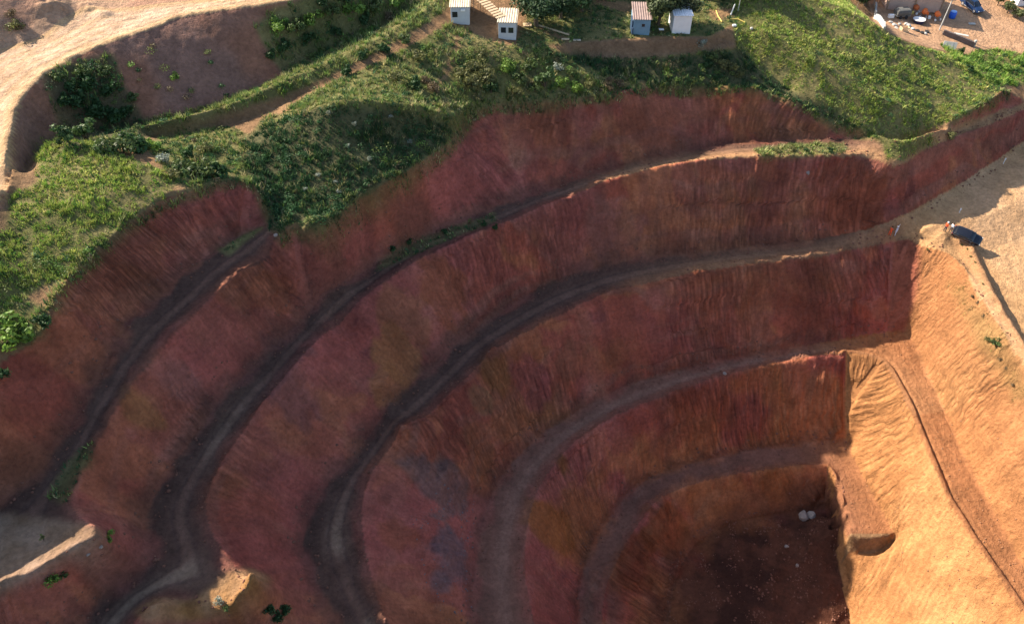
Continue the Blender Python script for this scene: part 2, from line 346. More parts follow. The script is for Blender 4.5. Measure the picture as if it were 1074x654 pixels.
# soften the feet of the faces, where loose soil has run down
tn = np.minimum.reduce([dT[k] for k in ('0', '1', '2', '3', '4', '5')])
sw = .7 * np.exp(-(tn / 1.0) ** 2)
Z = Z * (1 - sw) + blur(Z, 4) * sw
PX, PY = project(XX, YY, Z)

# ------------------------------------------------------------------ earth colours (iron-red, ochre, purple and grey layers, with some painted shade)
def C(r, g, b): return np.array([r, g, b], float)
def mixc(base, col, w): return base * (1 - w[..., None]) + col * w[..., None]
soil = np.zeros((NX, NY, 3)) + C(.23, .135, .07)
n1 = fbm(XX * .05, YY * .05, 51, 3); n2 = fbm(XX * .13, YY * .13, 52, 3); n3 = fbm(XX * .6, YY * .6, 53, 3)
red = C(.33, .098, .062); orange = C(.38, .150, .068); ochre = C(.33, .145, .06); purple = C(.25, .080, .064); grey = C(.165, .10, .085); tan = C(.42, .265, .135)
wx = XX + 3.0 * fbm(XX * .22, YY * .22, 55, 3); wy = YY + 3.0 * fbm(XX * .22, YY * .22, 56, 3)
q1 = fbm(wx * .07 + Z * .03, wy * .07, 57, 4); q2 = fbm(wx * .10, wy * .10 + Z * .05, 58, 4); q3 = fbm(wx * .16, wy * .16, 59, 4)
pink = C(.36, .165, .115); maroon = C(.19, .062, .050)
fcol = np.zeros((NX, NY, 3)) + red
fcol = mixc(fcol, pink, sstep(.03, .09, q1 + .12 * n3) * .65)
fcol = mixc(fcol, orange, sstep(.04, .10, q2 + .12 * n3) * .7)
fcol = mixc(fcol, maroon, sstep(.06, .11, q3 + .12 * n3) * .6)
fcol = mixc(fcol, purple, sstep(.05, .16, -q2) * .6)
# seams of paler clay, and stains washed down the faces
fcol = mixc(fcol, C(.27, .125, .085), sstep(.08, .2, fbm(Z * .55 + q1 * 5, U * .02, 61, 3)) * .6)
st = sstep(.08, .3, fbm(uu * .5, Z * .10, 63, 3)); fcol = mixc(fcol, C(.14, .055, .045), st * .4)
st = sstep(.1, .3, fbm(uu * .3, Z * .08, 66, 3)); fcol = mixc(fcol, C(.30, .145, .09), st * .35)
mauve = C(.30, .105, .082)
fcol = mixc(fcol, mauve, sstep(10, -14, XX + 30 * q2 + 40 * q3) * .32)                       # the left side is cut in purple clay
fcol = mixc(fcol, C(.33, .088, .075), sstep(.05, .12, q1 - .5 * q2 + .1 * n3) * .32)
fcol = mixc(fcol, C(.37, .155, .06), sstep(-4, -13, Z + 14 * q3) * sstep(-.08, .04, q2 + .1 * n3) * .55)    # the lower benches in ochre
PATCH = [  # (px, py, height, radius m, colour, strength)
 (420,372,4,3.2,ochre,.8),(408,408,2,2.5,ochre,.7),(425,330,7,4,C(.27,.12,.06),.6),(470,300,6,5,C(.29,.10,.045),.6),(520,395,-2,2.6,ochre,.8),(505,420,-4,2.4,C(.24,.14,.07),.6),(560,400,-5,4.0,C(.26,.075,.075),.6),
 (600,380,-4,4,C(.25,.11,.06),.5),(470,470,-5,3.0,C(.27,.075,.05),.6),(455,510,-6,4.5,grey,.8),(470,590,-9,3.5,C(.15,.10,.10),.8),(455,620,-9,3,C(.15,.10,.10),.7),(415,560,-3,3,C(.27,.085,.045),.6),
 (590,500,-17,3.5,C(.24,.105,.035),.8),(570,560,-17,4,C(.26,.10,.03),.8),(620,480,-18,3.2,C(.23,.13,.055),.6),(640,460,-16,3,C(.25,.085,.065),.6),(700,450,-17,4,C(.26,.09,.065),.4),(740,440,-17,5,C(.25,.08,.035),.4),
 (690,560,-28,4,C(.24,.085,.03),.7),(660,600,-28,4,C(.20,.06,.025),.6),(810,510,-27,3,C(.25,.09,.03),.5),
 (640,245,4,5,C(.22,.11,.08),.5),(700,300,-3,6,C(.27,.09,.055),.5),(760,330,-7,7,C(.26,.085,.045),.5),(850,300,-4,7,C(.25,.085,.05),.6),(900,225,4,5,C(.28,.09,.04),.6),(880,200,7,5,C(.25,.075,.04),.5),
 (150,440,14,3.5,C(.27,.13,.05),.6),(190,400,16,3,C(.22,.10,.08),.6),(250,460,5,5,C(.22,.10,.085),.5),(300,420,6,5,C(.22,.10,.09),.6),(100,300,25,4,C(.25,.09,.06),.5),(140,260,26,4,C(.25,.095,.055),.5),(40,430,22,4,C(.26,.075,.05),.5),
 (430,215,17,5,C(.25,.08,.045),.5),(560,140,17,8,C(.25,.08,.055),.5),(700,120,16,8,C(.25,.085,.065),.5)]
for px, py, z, r, c, s in PATCH:
    x, y, _ = unp(px, py, z * ZS)
    d = np.hypot(np.hypot(XX - x, YY - y), (Z - z * ZS) * .6) / r + .9 * n2 + .35 * n3
    fcol = mixc(fcol, c, (1 - sstep(.62, .92, d + .6 * q3 + .45 * n3)) * s)
facemask = (FM > 0)
fcol = fcol * np.array([1.03, .95, .93]) * (1 + .9 * q3[..., None])
soil[facemask] = fcol[facemask]
wallc = mixc(np.zeros((NX, NY, 3)) + C(.37, .168, .066), C(.41, .205, .084), sstep(0, .25, n2))
wallc = mixc(wallc, C(.31, .14, .06), sstep(.05, .3, n1) * .7)
wallc = mixc(wallc, C(.30, .13, .058), (1 - sstep(2.0, 7.0, dC['w3'] + 4 * n2)) * .55 * M['wall3'])
dK = line_dist(W['K3'], 8)[0]
wallc = mixc(wallc, np.zeros_like(wallc) + C(.29, .095, .058), 1 - sstep(1.8, 3.0, dK + 2.0 * n2))
for k in ('wall3', 'wall4', 'wall5'):
    soil[M[k]] = wallc[M[k]]
bcol = mixc(np.zeros((NX, NY, 3)) + C(.11, .056, .040), C(.165, .092, .066), TRACK)
bcol = mixc(bcol, C(.085, .048, .036), sstep(12, -6, XX) * (1 - .8 * TRACK) * .85)  # deeper shade of the left benches painted into their soil colour
pt = (M['bench1'] * sstep(44, 30, YY) + M['bench1'] * sstep(-26, -30, XX) * .6 + M['bench2'] * sstep(50, 40, YY) * (XX < 0)).clip(0, 1)
bcol = mixc(bcol, C(.235, .160, .11), pt * TRACK * sstep(-.12, .06, n2) * .85)
bcol = mixc(bcol, C(.085, .05, .04), np.clip(RUT, 0, 1) * .75)
BM = np.zeros((NX, NY)); 
for k in ('bench0', 'bench1', 'bench2', 'bench3', 'bench4'):
    soil[M[k]] = (bcol if k < 'bench3' else mixc(np.zeros_like(bcol) + C(.185, .086, .060), C(.22, .115, .082), TRACK))[M[k]]; BM[M[k]] = 1
# face earth that has run onto the benches, and the red lip at their outer edge
tb = np.minimum.reduce([dT[k] for k in ('0', '1', '2', '3', '4')]); cb = np.minimum.reduce([dC[k] for k in ('1', '2', '3', '4', '5')])
spill = np.clip(1 - sstep(.0, 1.0, tb + 2.6 * fbm(XX * .35, YY * .35, 81, 4)), 0, 1) * .5
lipw = np.clip(1 - sstep(.1, 1.5, cb + 2.0 * fbm(XX * .4, YY * .4, 82, 4)), 0, 1) * .4
soil = mixc(soil, fcol * .9, BM * np.maximum(spill, lipw) * (XX < 46))
# and bench dust lying on the lowest part of the faces
dust = (FM > 0) * (1 - sstep(.1, 1.3, tb + 2.0 * fbm(XX * .5, YY * .5, 83, 4))) * .5
soil = mixc(soil, bcol, dust * (XX < 46))
# the benches turn to orange earth towards the right-hand wall, and to pale dust on the platform
oh = sstep(38, 50, XX) * (M['bench3'] | M['bench4']); soil = mixc(soil, mixc(np.zeros_like(soil) + C(.28, .12, .052), C(.31, .145, .066), np.clip(TRACK, 0, 1)), oh)
ph = sstep(46, 58, XX + 6 * n2) * M['bench2']; soil = mixc(soil, np.zeros_like(soil) + C(.43, .258, .135) + .10 * n2[..., None], ph)
ph = sstep(6, 20, XX + 4 * n2) * M['bench1'] * np.exp(-(dC['2'] / 2.0) ** 2); soil = mixc(soil, np.zeros_like(soil) + C(.36, .20, .10), ph)
soil = mixc(soil, np.zeros_like(soil) + C(.30, .155, .075), np.exp(-(dB / 1.6) ** 2) * .8)
ph = sstep(10, 26, XX + 4 * n2) * M['bench2'] * (1 - sstep(50, 60, XX)); soil = mixc(soil, np.zeros_like(soil) + C(.27, .14, .075), ph * np.exp(-(dC['3'] / 2.2) ** 2))
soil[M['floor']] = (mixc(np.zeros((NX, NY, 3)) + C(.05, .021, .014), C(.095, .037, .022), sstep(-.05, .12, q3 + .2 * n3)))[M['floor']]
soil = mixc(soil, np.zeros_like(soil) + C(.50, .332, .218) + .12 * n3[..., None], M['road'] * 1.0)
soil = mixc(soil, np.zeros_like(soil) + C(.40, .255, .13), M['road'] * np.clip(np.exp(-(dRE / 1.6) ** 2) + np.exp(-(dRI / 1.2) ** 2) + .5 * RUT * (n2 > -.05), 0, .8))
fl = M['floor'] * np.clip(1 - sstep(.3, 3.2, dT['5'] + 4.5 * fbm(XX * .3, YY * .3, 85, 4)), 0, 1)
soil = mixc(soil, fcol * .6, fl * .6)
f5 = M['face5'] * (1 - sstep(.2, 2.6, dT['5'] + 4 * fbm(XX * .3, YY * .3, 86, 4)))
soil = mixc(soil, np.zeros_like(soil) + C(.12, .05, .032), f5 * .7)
px_ = lambda poly: inpix(poly, PX, PY)
other = ~(facemask | M['bench0'] | M['bench1'] | M['bench2'] | M['bench3'] | M['bench4'] | M['floor'] | M['road'])
# plain and bank beyond the road, embankment below it
plain = other & fill_poly(np.vstack([W['RI'], [(-10, 175, 0), (-90, 175, 0)]]))
soil[plain] = (mixc(np.zeros((NX, NY, 3)) + C(.34, .19, .125), C(.38, .235, .15), sstep(-.1, .15, n2)))[plain]
emb = other & strip(['RE'], ['ET'])
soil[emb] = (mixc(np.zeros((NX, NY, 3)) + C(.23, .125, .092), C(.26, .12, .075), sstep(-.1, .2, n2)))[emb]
yard = other & px_([(905,-20),(918,30),(945,42),(985,52),(1012,57),(1045,62),(1080,62),(1140,62),(1140,-60),(905,-60)])
soil[yard] = (mixc(np.zeros((NX, NY, 3)) + C(.42, .25, .145), C(.36, .21, .12), sstep(-.1, .2, n2)))[yard]

spur = px_([(-20,535),(60,545),(104,552),(112,566),(60,592),(0,622),(-20,640)])
soil = mixc(soil, np.zeros_like(soil) + C(.27, .175, .11) + .1 * n3[..., None], blur(spur.astype(float), 3) * .85)
spur = px_([(240,600),(262,594),(285,605),(280,625),(255,650),(228,650),(150,654),(140,640),(165,626),(200,630)])
soil = mixc(soil, np.zeros_like(soil) + C(.34, .19, .085) + .12 * n3[..., None], blur(spur.astype(float), 3) * .8)
bank_shade = px_([(590,44),(640,42),(690,41),(750,38),(772,46),(750,54),(690,60),(640,62),(600,58)])
soil[bank_shade] = soil[bank_shade] * .5 + .5 * C(.15, .10, .07)  # shade on the bank below the sheds, painted into its earth
# ------------------------------------------------------------------ where grass grows (areas traced on the photograph, laid on the ground)
GRASS = {
 'hill_left': [(38,152),(60,143),(100,150),(130,163),(165,176),(188,190),(170,208),(150,219),(125,239),(100,261),(72,291),(45,300),(10,322),(-30,350),(-30,260),(6,240),(12,206),(40,190)],
 'low_left': [(-20,330),(20,310),(48,322),(46,350),(30,362),(-20,366)],
 'centre': [(150,150),(190,138),(240,132),(262,142),(275,124),(310,106),(350,86),(400,64),(450,38),(470,24),(500,36),(520,45),(545,50),(570,47),(600,60),(660,62),(700,59),(740,55),(775,50),(800,80),(835,106),(805,97),(770,92),(690,90),(662,94),(640,99),(575,103),(515,107),(496,115),(484,129),(468,149),(446,166),(424,179),(376,205),(345,235),(333,243),(308,238),(296,247),(282,240),(276,210),(266,194),(250,188),(228,190),(200,198),(185,192)],
 'dark_shade_slope': [(255,150),(262,140),(300,124),(335,113),(365,112),(405,113),(445,124),(478,132),(465,150),(424,179),(376,205),(345,235),(333,243),(308,238),(296,247),(282,240),(276,210),(266,194),(258,172)],
 'dark_shade_dip': [(575,54),(640,62),(740,58),(780,52),(800,78),(835,98),(870,114),(904,136),(870,127),(835,107),(805,97),(770,92),(690,90),(655,84),(600,66)],
 'ridge': [(130,146),(150,134),(160,125),(200,115),(240,104),(300,79),(350,58),(400,33),(440,8),(470,-20),(500,-20),(465,12),(445,26),(400,52),(350,77),(305,98),(270,108),(240,117),(200,128),(165,139)],
 'bank_top': [(268,30),(285,10),(330,-5),(470,-30),(440,12),(400,36),(350,60),(300,80),(285,62)],
 'embankment': [(42,72),(75,66),(118,55),(132,92),(150,122),(185,128),(160,142),(110,162),(66,156),(58,120)],
 'hill_right': [(772,50),(768,20),(775,-10),(830,-30),(880,-10),(912,22),(950,44),(985,55),(1012,60),(1050,89),(1040,103),(1020,115),(992,129),(968,140),(985,148),(960,160),(946,168),(930,168),(925,150),(900,136),(870,127),(835,107),(800,80)],
 'bench_end': [(790,157),(830,150),(885,150),(890,156),(870,163),(800,166)],
 'terrace': [(540,52),(556,10),(560,-30),(740,-30),(775,0),(770,24),(745,38),(690,38),(640,41),(600,44)],
 'yard_edge': [(985,46),(1012,58),(1028,52),(1050,52),(1080,58),(1090,90),(1058,90),(1045,92),(1000,62)],
 'bench0': [(280,236),(262,250),(240,268),(228,262),(260,244)],
 'bench0_low': [(84,468),(100,462),(92,490),(78,520),(66,528),(50,520),(66,490)],
 'bench1': [(395,285),(400,262),(440,250),(490,233),(520,222),(520,232),(470,252),(430,270)],
 'berm': [(992,292),(1010,300),(1050,345),(1066,370),(1080,420),(1060,420),(1035,375),(1010,330)],
}
GMASK = {k: px_(v) & ~M['road'] for k, v in GRASS.items()}
GMASK['bench1'] &= M['bench1']; GMASK['bench0'] &= M['bench0'] | other; GMASK['bench0_low'] &= M['bench0']
GMASK['hill_left'] &= ~M['face0']; GMASK['centre'] &= other | M['bench0']; GMASK['bench_end'] &= M['bench1'] | M['face1']
GMASK['dark_shade_slope'] &= other | M['bench0']; GMASK['dark_shade_dip'] &= other
GMASK['centre'] &= ~(GMASK['dark_shade_slope'] | GMASK['dark_shade_dip']); GMASK['hill_right'] &= ~GMASK['dark_shade_dip']
GMASK['hill_right'] &= ~(M['face2'] | M['bench2']); GMASK['terrace'] &= other
GMASK['lip'] = ((dC['1'] < .75) | (dC['0'] < .6)) & ~(M['bench0'] & (dC['0'] > .7)) & px_([(-30,380),(-30,280),(100,240),(270,170),(320,215),(500,80),(700,70),(1060,75),(1060,110),(900,150),(700,110),(520,130),(350,255),(290,255),(270,215),(180,220),(60,330)])
G = np.zeros((NX, NY))
for k, m in GMASK.items():
    G = np.maximum(G, m * {'lip': .6, 'berm': .35, 'bench1': .5, 'embankment': .8, 'bench0_low': .6}.get(k, 1.0))
# bare paths and scars in the grass
for poly in ([(476,34),(484,30),(484,50),(478,66),(470,82),(455,96),(462,80),(472,58)], [(560,24),(575,30),(605,44),(598,46),(566,32)], [(252,118),(296,103),(318,104),(300,118),(262,128)],
             [(598,45),(640,44),(690,42),(745,40),(752,46),(690,52),(640,54),(610,52)], [(640,0),(668,4),(660,14),(630,8),(600,-4)], [(740,10),(772,8),(768,20),(750,22)], [(632,94),(672,86),(690,92),(660,99)]):
    G = G * (1 - blur(px_(poly).astype(float), 2) * (.6 if poly[0] == (598, 45) else .9))
Gs = np.clip(blur(G, 2) + .35 * n3 * (blur(G, 3) > .05), 0, 1)
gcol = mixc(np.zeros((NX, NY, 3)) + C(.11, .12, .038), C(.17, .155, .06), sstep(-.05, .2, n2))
DKM = blur((GMASK['dark_shade_slope'] | GMASK['dark_shade_dip'] | GMASK['embankment']).astype(float), 3)
gcol = mixc(gcol, np.zeros_like(gcol) + C(.045, .06, .028), DKM * .9)  # shade of slope and dip painted into the ground under the grass
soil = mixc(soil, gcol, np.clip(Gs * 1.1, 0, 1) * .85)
soil = np.clip(soil * (1 + .22 * n3[..., None]), .01, .9)

# ------------------------------------------------------------------ materials
def new_mat(name):
    m = bpy.data.materials.new(name); m.use_nodes = True
    nt = m.node_tree; nt.nodes.clear()
    o = nt.nodes.new('ShaderNodeOutputMaterial'); b = nt.nodes.new('ShaderNodeBsdfPrincipled')
    nt.links.new(b.outputs[0], o.inputs['Surface'])
    return m, nt, b
def add(nt, t, **kw):
    n = nt.nodes.new(t)
    for k, v in kw.items():
        if k in n.inputs: n.inputs[k].default_value = v
        else: setattr(n, k, v)
    return n
def math_n(nt, op, a, b=None):
    n = nt.nodes.new('ShaderNodeMath'); n.operation = op
    for i, v in enumerate((a, b)):
        if v is None: continue
        if isinstance(v, (int, float)): n.inputs[i].default_value = v
        else: nt.links.new(v, n.inputs[i])
    return n.outputs[0]

def earth_material():
    m, nt, b = new_mat("bare_earth")
    lk = nt.links.new
    tc = add(nt, 'ShaderNodeTexCoord')
    col = add(nt, 'ShaderNodeAttribute', attribute_name='soil')
    gv = add(nt, 'ShaderNodeAttribute', attribute_name='groove')
    sep = add(nt, 'ShaderNodeSeparateXYZ'); lk(gv.outputs['Vector'], sep.inputs[0])
    nA = add(nt, 'ShaderNodeTexNoise', Scale=2.2, Detail=8.0, Roughness=.68); lk(tc.outputs['Object'], nA.inputs['Vector'])
    nB = add(nt, 'ShaderNodeTexNoise', Scale=.45, Detail=5.0, Roughness=.6); lk(tc.outputs['Object'], nB.inputs['Vector'])
    # streaks and tooth marks that run down the face: u along the face, z down it
    cv = add(nt, 'ShaderNodeCombineXYZ')
    lk(math_n(nt, 'MULTIPLY', sep.outputs[0], 1.9), cv.inputs[0]); lk(math_n(nt, 'MULTIPLY', sep.outputs[1], .30), cv.inputs[1])
    nG = add(nt, 'ShaderNodeTexNoise', Scale=1.0, Detail=4.0, Roughness=.65, Distortion=.35); lk(cv.outputs[0], nG.inputs['Vector'])
    cv2 = add(nt, 'ShaderNodeCombineXYZ')
    lk(math_n(nt, 'MULTIPLY', sep.outputs[0], 1.0), cv2.inputs[0]); lk(math_n(nt, 'MULTIPLY', sep.outputs[1], .30), cv2.inputs[1])
    nH = add(nt, 'ShaderNodeTexVoronoi', Scale=1.7, Randomness=.8); nH.feature = 'SMOOTH_F1'; nH.inputs['Smoothness'].default_value = .35; lk(cv2.outputs[0], nH.inputs['Vector'])
    mr = add(nt, 'ShaderNodeMapRange'); mr.inputs[1].default_value = .25; mr.inputs[2].default_value = .75; mr.inputs[3].default_value = .66; mr.inputs[4].default_value = 1.34
    lk(nA.outputs['Fac'], mr.inputs[0])
    mr2 = add(nt, 'ShaderNodeMapRange'); mr2.inputs[1].default_value = .3; mr2.inputs[2].default_value = .7; mr2.inputs[3].default_value = .8; mr2.inputs[4].default_value = 1.2
    lk(nB.outputs['Fac'], mr2.inputs[0])
    mr3 = add(nt, 'ShaderNodeMapRange'); mr3.inputs[1].default_value = .3; mr3.inputs[2].default_value = .7; mr3.inputs[3].default_value = -.24; mr3.inputs[4].default_value = .20
    lk(nG.outputs['Fac'], mr3.inputs[0])
    gm = math_n(nt, 'ADD', math_n(nt, 'MULTIPLY', mr3.outputs[0], sep.outputs[2]), 1.0)
    mr4 = add(nt, 'ShaderNodeMapRange'); mr4.inputs[1].default_value = .08; mr4.inputs[2].default_value = .55; mr4.inputs[3].default_value = .17; mr4.inputs[4].default_value = -.27
    lk(nH.outputs['Distance'], mr4.inputs[0])
    gm = math_n(nt, 'ADD', gm, math_n(nt, 'MULTIPLY', mr4.outputs[0], sep.outputs[2]))  # tooth-mark shading painted into the earth colour as streaks
    val = math_n(nt, 'MULTIPLY', math_n(nt, 'MULTIPLY', mr.outputs[0], mr2.outputs[0]), gm)
    vm = add(nt, 'ShaderNodeVectorMath', operation='SCALE'); lk(col.outputs['Color'], vm.inputs[0]); lk(val, vm.inputs['Scale'])
    lk(vm.outputs[0], b.inputs['Base Color'])
    b.inputs['Roughness'].default_value = .95
    b.inputs['Specular IOR Level'].default_value = .12
    bg_ = math_n(nt, 'MULTIPLY', math_n(nt, 'ADD', math_n(nt, 'MULTIPLY', nG.outputs['Fac'], .45), math_n(nt, 'MULTIPLY', nH.outputs['Distance'], .5)), sep.outputs[2])
    hgt = math_n(nt, 'ADD', bg_, math_n(nt, 'MULTIPLY', nA.outputs['Fac'], .30))
    bp = add(nt, 'ShaderNodeBump', Strength=1.0, Distance=1.15); lk(hgt, bp.inputs['Height']); lk(bp.outputs[0], b.inputs['Normal'])
    return m
MAT_EARTH = earth_material()

# ------------------------------------------------------------------ the ground as meshes: one sheet, cut where benches, faces and roads meet
NE = 22
ext = 0.4 * (1.42 ** np.arange(1, NE + 1)); ext = np.cumsum(ext)
gx = np.concatenate([X0 - ext[::-1], GX, X1 + ext]); gy = np.concatenate([Y0 - ext[::-1], GY, Y1 + ext])
EX, EY = np.meshgrid(gx, gy, indexing='ij')
EZ = np.pad(Z, NE, mode='edge'); ESOIL = np.stack([np.pad(soil[..., i], NE, mode='edge') for i in range(3)], -1)
dx = np.maximum(np.maximum(X0 - EX, EX - X1), 0); dfr = np.maximum(Y0 - EY, 0); dbk = np.maximum(EY - Y1, 0)
k_ = np.maximum.reduce([sstep(0, 110, dx), sstep(0, 45, dfr), sstep(0, 120, dbk)])
EZ = EZ * (1 - k_) + k_ * (13 + 10 * fbm(EX * .008, EY * .008, 71, 3))
kc = np.maximum.reduce([sstep(0, 30, dx), sstep(0, 30, dfr), sstep(0, 30, dbk)])
ESOIL = mixc(ESOIL, np.zeros_like(ESOIL) + C(.19, .145, .07) + .12 * fbm(EX * .03, EY * .03, 73, 4)[..., None] * np.array([1, .7, .3]), kc)
EU = np.pad(uu, NE, mode='edge'); EF = np.pad(FMs * (.3 + .7 * patch) * (1 - .1 * WM) * (1 - JUMP), NE, mode='constant')
nx_, ny_ = EZ.shape
idx = np.arange(nx_ * ny_).reshape(nx_, ny_)
# normals of the whole sheet, so that the cuts between pieces do not show
du = np.gradient(EZ, axis=0) / np.gradient(gx)[:, None]; dv = np.gradient(EZ, axis=1) / np.gradient(gy)[None, :]
NRM = np.stack([-du, -dv, np.ones_like(du)], -1); NRM /= np.linalg.norm(NRM, axis=-1, keepdims=True)
NRM = NRM.reshape(-1, 3)
VALL = np.stack([EX, EY, EZ], -1).reshape(-1, 3)
SALL = np.concatenate([ESOIL, np.ones(ESOIL.shape[:2] + (1,))], -1).reshape(-1, 4)
GALL = np.stack([EU, EZ, EF], -1).reshape(-1, 3)
QUADS = np.stack([idx[:-1, :-1], idx[1:, :-1], idx[1:, 1:], idx[:-1, 1:]], -1)
RID = np.zeros((nx_, ny_), int)          # 0: open ground outside the survey
core = np.zeros((NX, NY), int) + 1       # 1: hillside
REG = ['ground', 'hillside', 'dirt_plain', 'road_embankment', 'storage_yard', 'haul_road', 'pit_floor']
core[plain] = 2; core[emb] = 3; core[yard] = 4; core[M['road']] = 5; core[M['floor']] = 6
def reg(name, mask):
    REG.append(name); core[mask] = len(REG) - 1
for k in ('bench0', 'bench1', 'bench2', 'bench3', 'bench4'):
    reg('quarry_bench', M[k])
reg('dirt_yard', M['bench2'] & (XX > 57))
for k in ('face0', 'face1', 'face2', 'face3', 'face4', 'face5', 'wall3', 'wall4', 'wall5'):
    reg('quarry_face', M[k])
RID[NE:-NE, NE:-NE] = core
QR = RID[:-1, :-1]
REGLABEL = {}
def fast_mesh(name, verts, loops, counts, mat, smooth=False):
    me = bpy.data.meshes.new(name)
    nv, nl, nf = len(verts), len(loops), len(counts)
    me.vertices.add(nv); me.vertices.foreach_set('co', np.ascontiguousarray(verts, np.float32).ravel())
    me.loops.add(nl); me.loops.foreach_set('vertex_index', np.ascontiguousarray(loops, np.int32).ravel())
    me.polygons.add(nf)
    st = np.concatenate([[0], np.cumsum(counts)[:-1]]).astype(np.int32)
    me.polygons.foreach_set('loop_start', st)
    me.update(calc_edges=True)
    if smooth: me.shade_smooth()
    if mat is not None:
        for m_ in (mat if isinstance(mat, list) else [mat]): me.materials.append(m_)
    return me
def set_attr(me, name, typ, dom, arr):
    a = me.attributes.new(name, typ, dom)
    a.data.foreach_set({'FLOAT_COLOR': 'color', 'FLOAT_VECTOR': 'vector', 'FLOAT': 'value'}[typ], np.ascontiguousarray(arr, np.float32).ravel())
GROUND_LABELS = ['open scrubland stretching away around the quarry', 'grassy hillside above the red quarry', 'pinkish bare plain beyond the pale haul road', 'shaded earth embankment below the pale haul road', 'tan storage yard behind the grassy ridge', 'pale dusty haul road curving along the upper left', 'dark shaded floor at the bottom of the pit',
 'uppermost dark bench at the left edge of the pit', 'second bench with a narrow sunlit rim under the grass hill', 'third bench leading to the parked car platform', 'fourth bench that turns into the sunlit ramp on the right', 'lowest narrow bench above the pit floor', 'pale sunlit dirt platform with the parked car',
 'shaded red face below the left grassy hill', 'topmost long red face under the green slope', 'shaded red face between second and third bench', 'red face under the two people at its corner', 'red face below the fourth bench', 'lowest shaded red face around the pit floor', 'tall sunlit orange wall on the right', 'sunlit orange wall below the right ramp', 'sunlit strip of wall beside the dark pit floor']
for r, nm in enumerate(REG):
    q = QUADS[QR == r]
    if len(q) == 0: continue
    vid, inv = np.unique(q.ravel(), return_inverse=True)
    me = fast_mesh(nm, VALL[vid], inv, np.full(len(q), 4), MAT_EARTH, True)
    set_attr(me, 'soil', 'FLOAT_COLOR', 'POINT', SALL[vid]); set_attr(me, 'groove', 'FLOAT_VECTOR', 'POINT', GALL[vid])
    me.normals_split_custom_set_from_vertices(NRM[vid].tolist())
    o = bpy.data.objects.new(nm, me); COL.objects.link(o)
    o['kind'] = 'structure'; o['label'] = GROUND_LABELS[r]

# ------------------------------------------------------------------ helpers that set things on this ground
def zat(x, y):
    i = np.clip((np.asarray(x, float) - X0) / HH, 0, NX - 1.001); j = np.clip((np.asarray(y, float) - Y0) / HH, 0, NY - 1.001)
    a = i.astype(int); b = j.astype(int); f = i - a; g = j - b
    return (Z[a, b] * (1 - f) + Z[a + 1, b] * f) * (1 - g) + (Z[a, b + 1] * (1 - f) + Z[a + 1, b + 1] * f) * g
def hit(px, py):
    """the ground point seen at a place of the photograph"""
    d = np.array([(px - 537) / FOC, math.cos(PITCH) + (327 - py) / FOC * math.sin(PITCH), -math.sin(PITCH) + (327 - py) / FOC * math.cos(PITCH)])
    t = np.arange(40, 190, .1)
    P_ = np.array([0, 0, CAM_H]) + t[:, None] * d
    below = P_[:, 2] < zat(P_[:, 0], P_[:, 1])
    k = int(np.argmax(below)) if below.any() else len(t) - 1
    p = P_[k]
    return Vector((p[0], p[1], float(zat(p[0], p[1]))))

# ------------------------------------------------------------------ plants
def foliage_material():
    m, nt, b = new_mat("foliage")
    lk = nt.links.new
    a = add(nt, 'ShaderNodeAttribute', attribute_name='tint')
    tc = add(nt, 'ShaderNodeTexCoord'); nz = add(nt, 'ShaderNodeTexNoise', Scale=1.7, Detail=3.0); lk(tc.outputs['Object'], nz.inputs['Vector'])
    mr = add(nt, 'ShaderNodeMapRange'); mr.inputs[1].default_value = .3; mr.inputs[2].default_value = .7; mr.inputs[3].default_value = .75; mr.inputs[4].default_value = 1.25
    lk(nz.outputs['Fac'], mr.inputs[0])
    vm = add(nt, 'ShaderNodeVectorMath', operation='SCALE'); lk(a.outputs['Color'], vm.inputs[0]); lk(mr.outputs[0], vm.inputs['Scale'])
    lk(vm.outputs[0], b.inputs['Base Color']); b.inputs['Roughness'].default_value = .6; b.inputs['Specular IOR Level'].default_value = .25
    tr = add(nt, 'ShaderNodeBsdfTranslucent'); lk(vm.outputs[0], tr.inputs['Color'])
    mx = add(nt, 'ShaderNodeMixShader'); mx.inputs[0].default_value = .28
    lk(b.outputs[0], mx.inputs[1]); lk(tr.outputs[0], mx.inputs[2])
    lk(mx.outputs[0], [n for n in nt.nodes if n.type == 'OUTPUT_MATERIAL'][0].inputs['Surface'])
    return m
MAT_LEAF = foliage_material()
def plain_mat(name, col, rough=.7, metal=0., spec=.3, var=.12, scale=3.0, bump=.0):
    m, nt, b = new_mat(name); lk = nt.links.new
    tc = add(nt, 'ShaderNodeTexCoord'); nz = add(nt, 'ShaderNodeTexNoise', Scale=scale, Detail=6.0, Roughness=.65); lk(tc.outputs['Object'], nz.inputs['Vector'])
    mr = add(nt, 'ShaderNodeMapRange'); mr.inputs[1].default_value = .25; mr.inputs[2].default_value = .75; mr.inputs[3].default_value = 1 - var; mr.inputs[4].default_value = 1 + var
    lk(nz.outputs['Fac'], mr.inputs[0])
    vm = add(nt, 'ShaderNodeVectorMath', operation='SCALE'); vm.inputs[0].default_value = col; lk(mr.outputs[0], vm.inputs['Scale'])
    lk(vm.outputs[0], b.inputs['Base Color']); b.inputs['Roughness'].default_value = rough; b.inputs['Metallic'].default_value = metal; b.inputs['Specular IOR Level'].default_value = spec
    if bump:
        bp = add(nt, 'ShaderNodeBump', Strength=bump, Distance=.1); lk(nz.outputs['Fac'], bp.inputs['Height']); lk(bp.outputs[0], b.inputs['Normal'])
    return m
MAT_BARK = plain_mat("bark", (.11, .08, .055), .9, var=.35, scale=8, bump=.6)

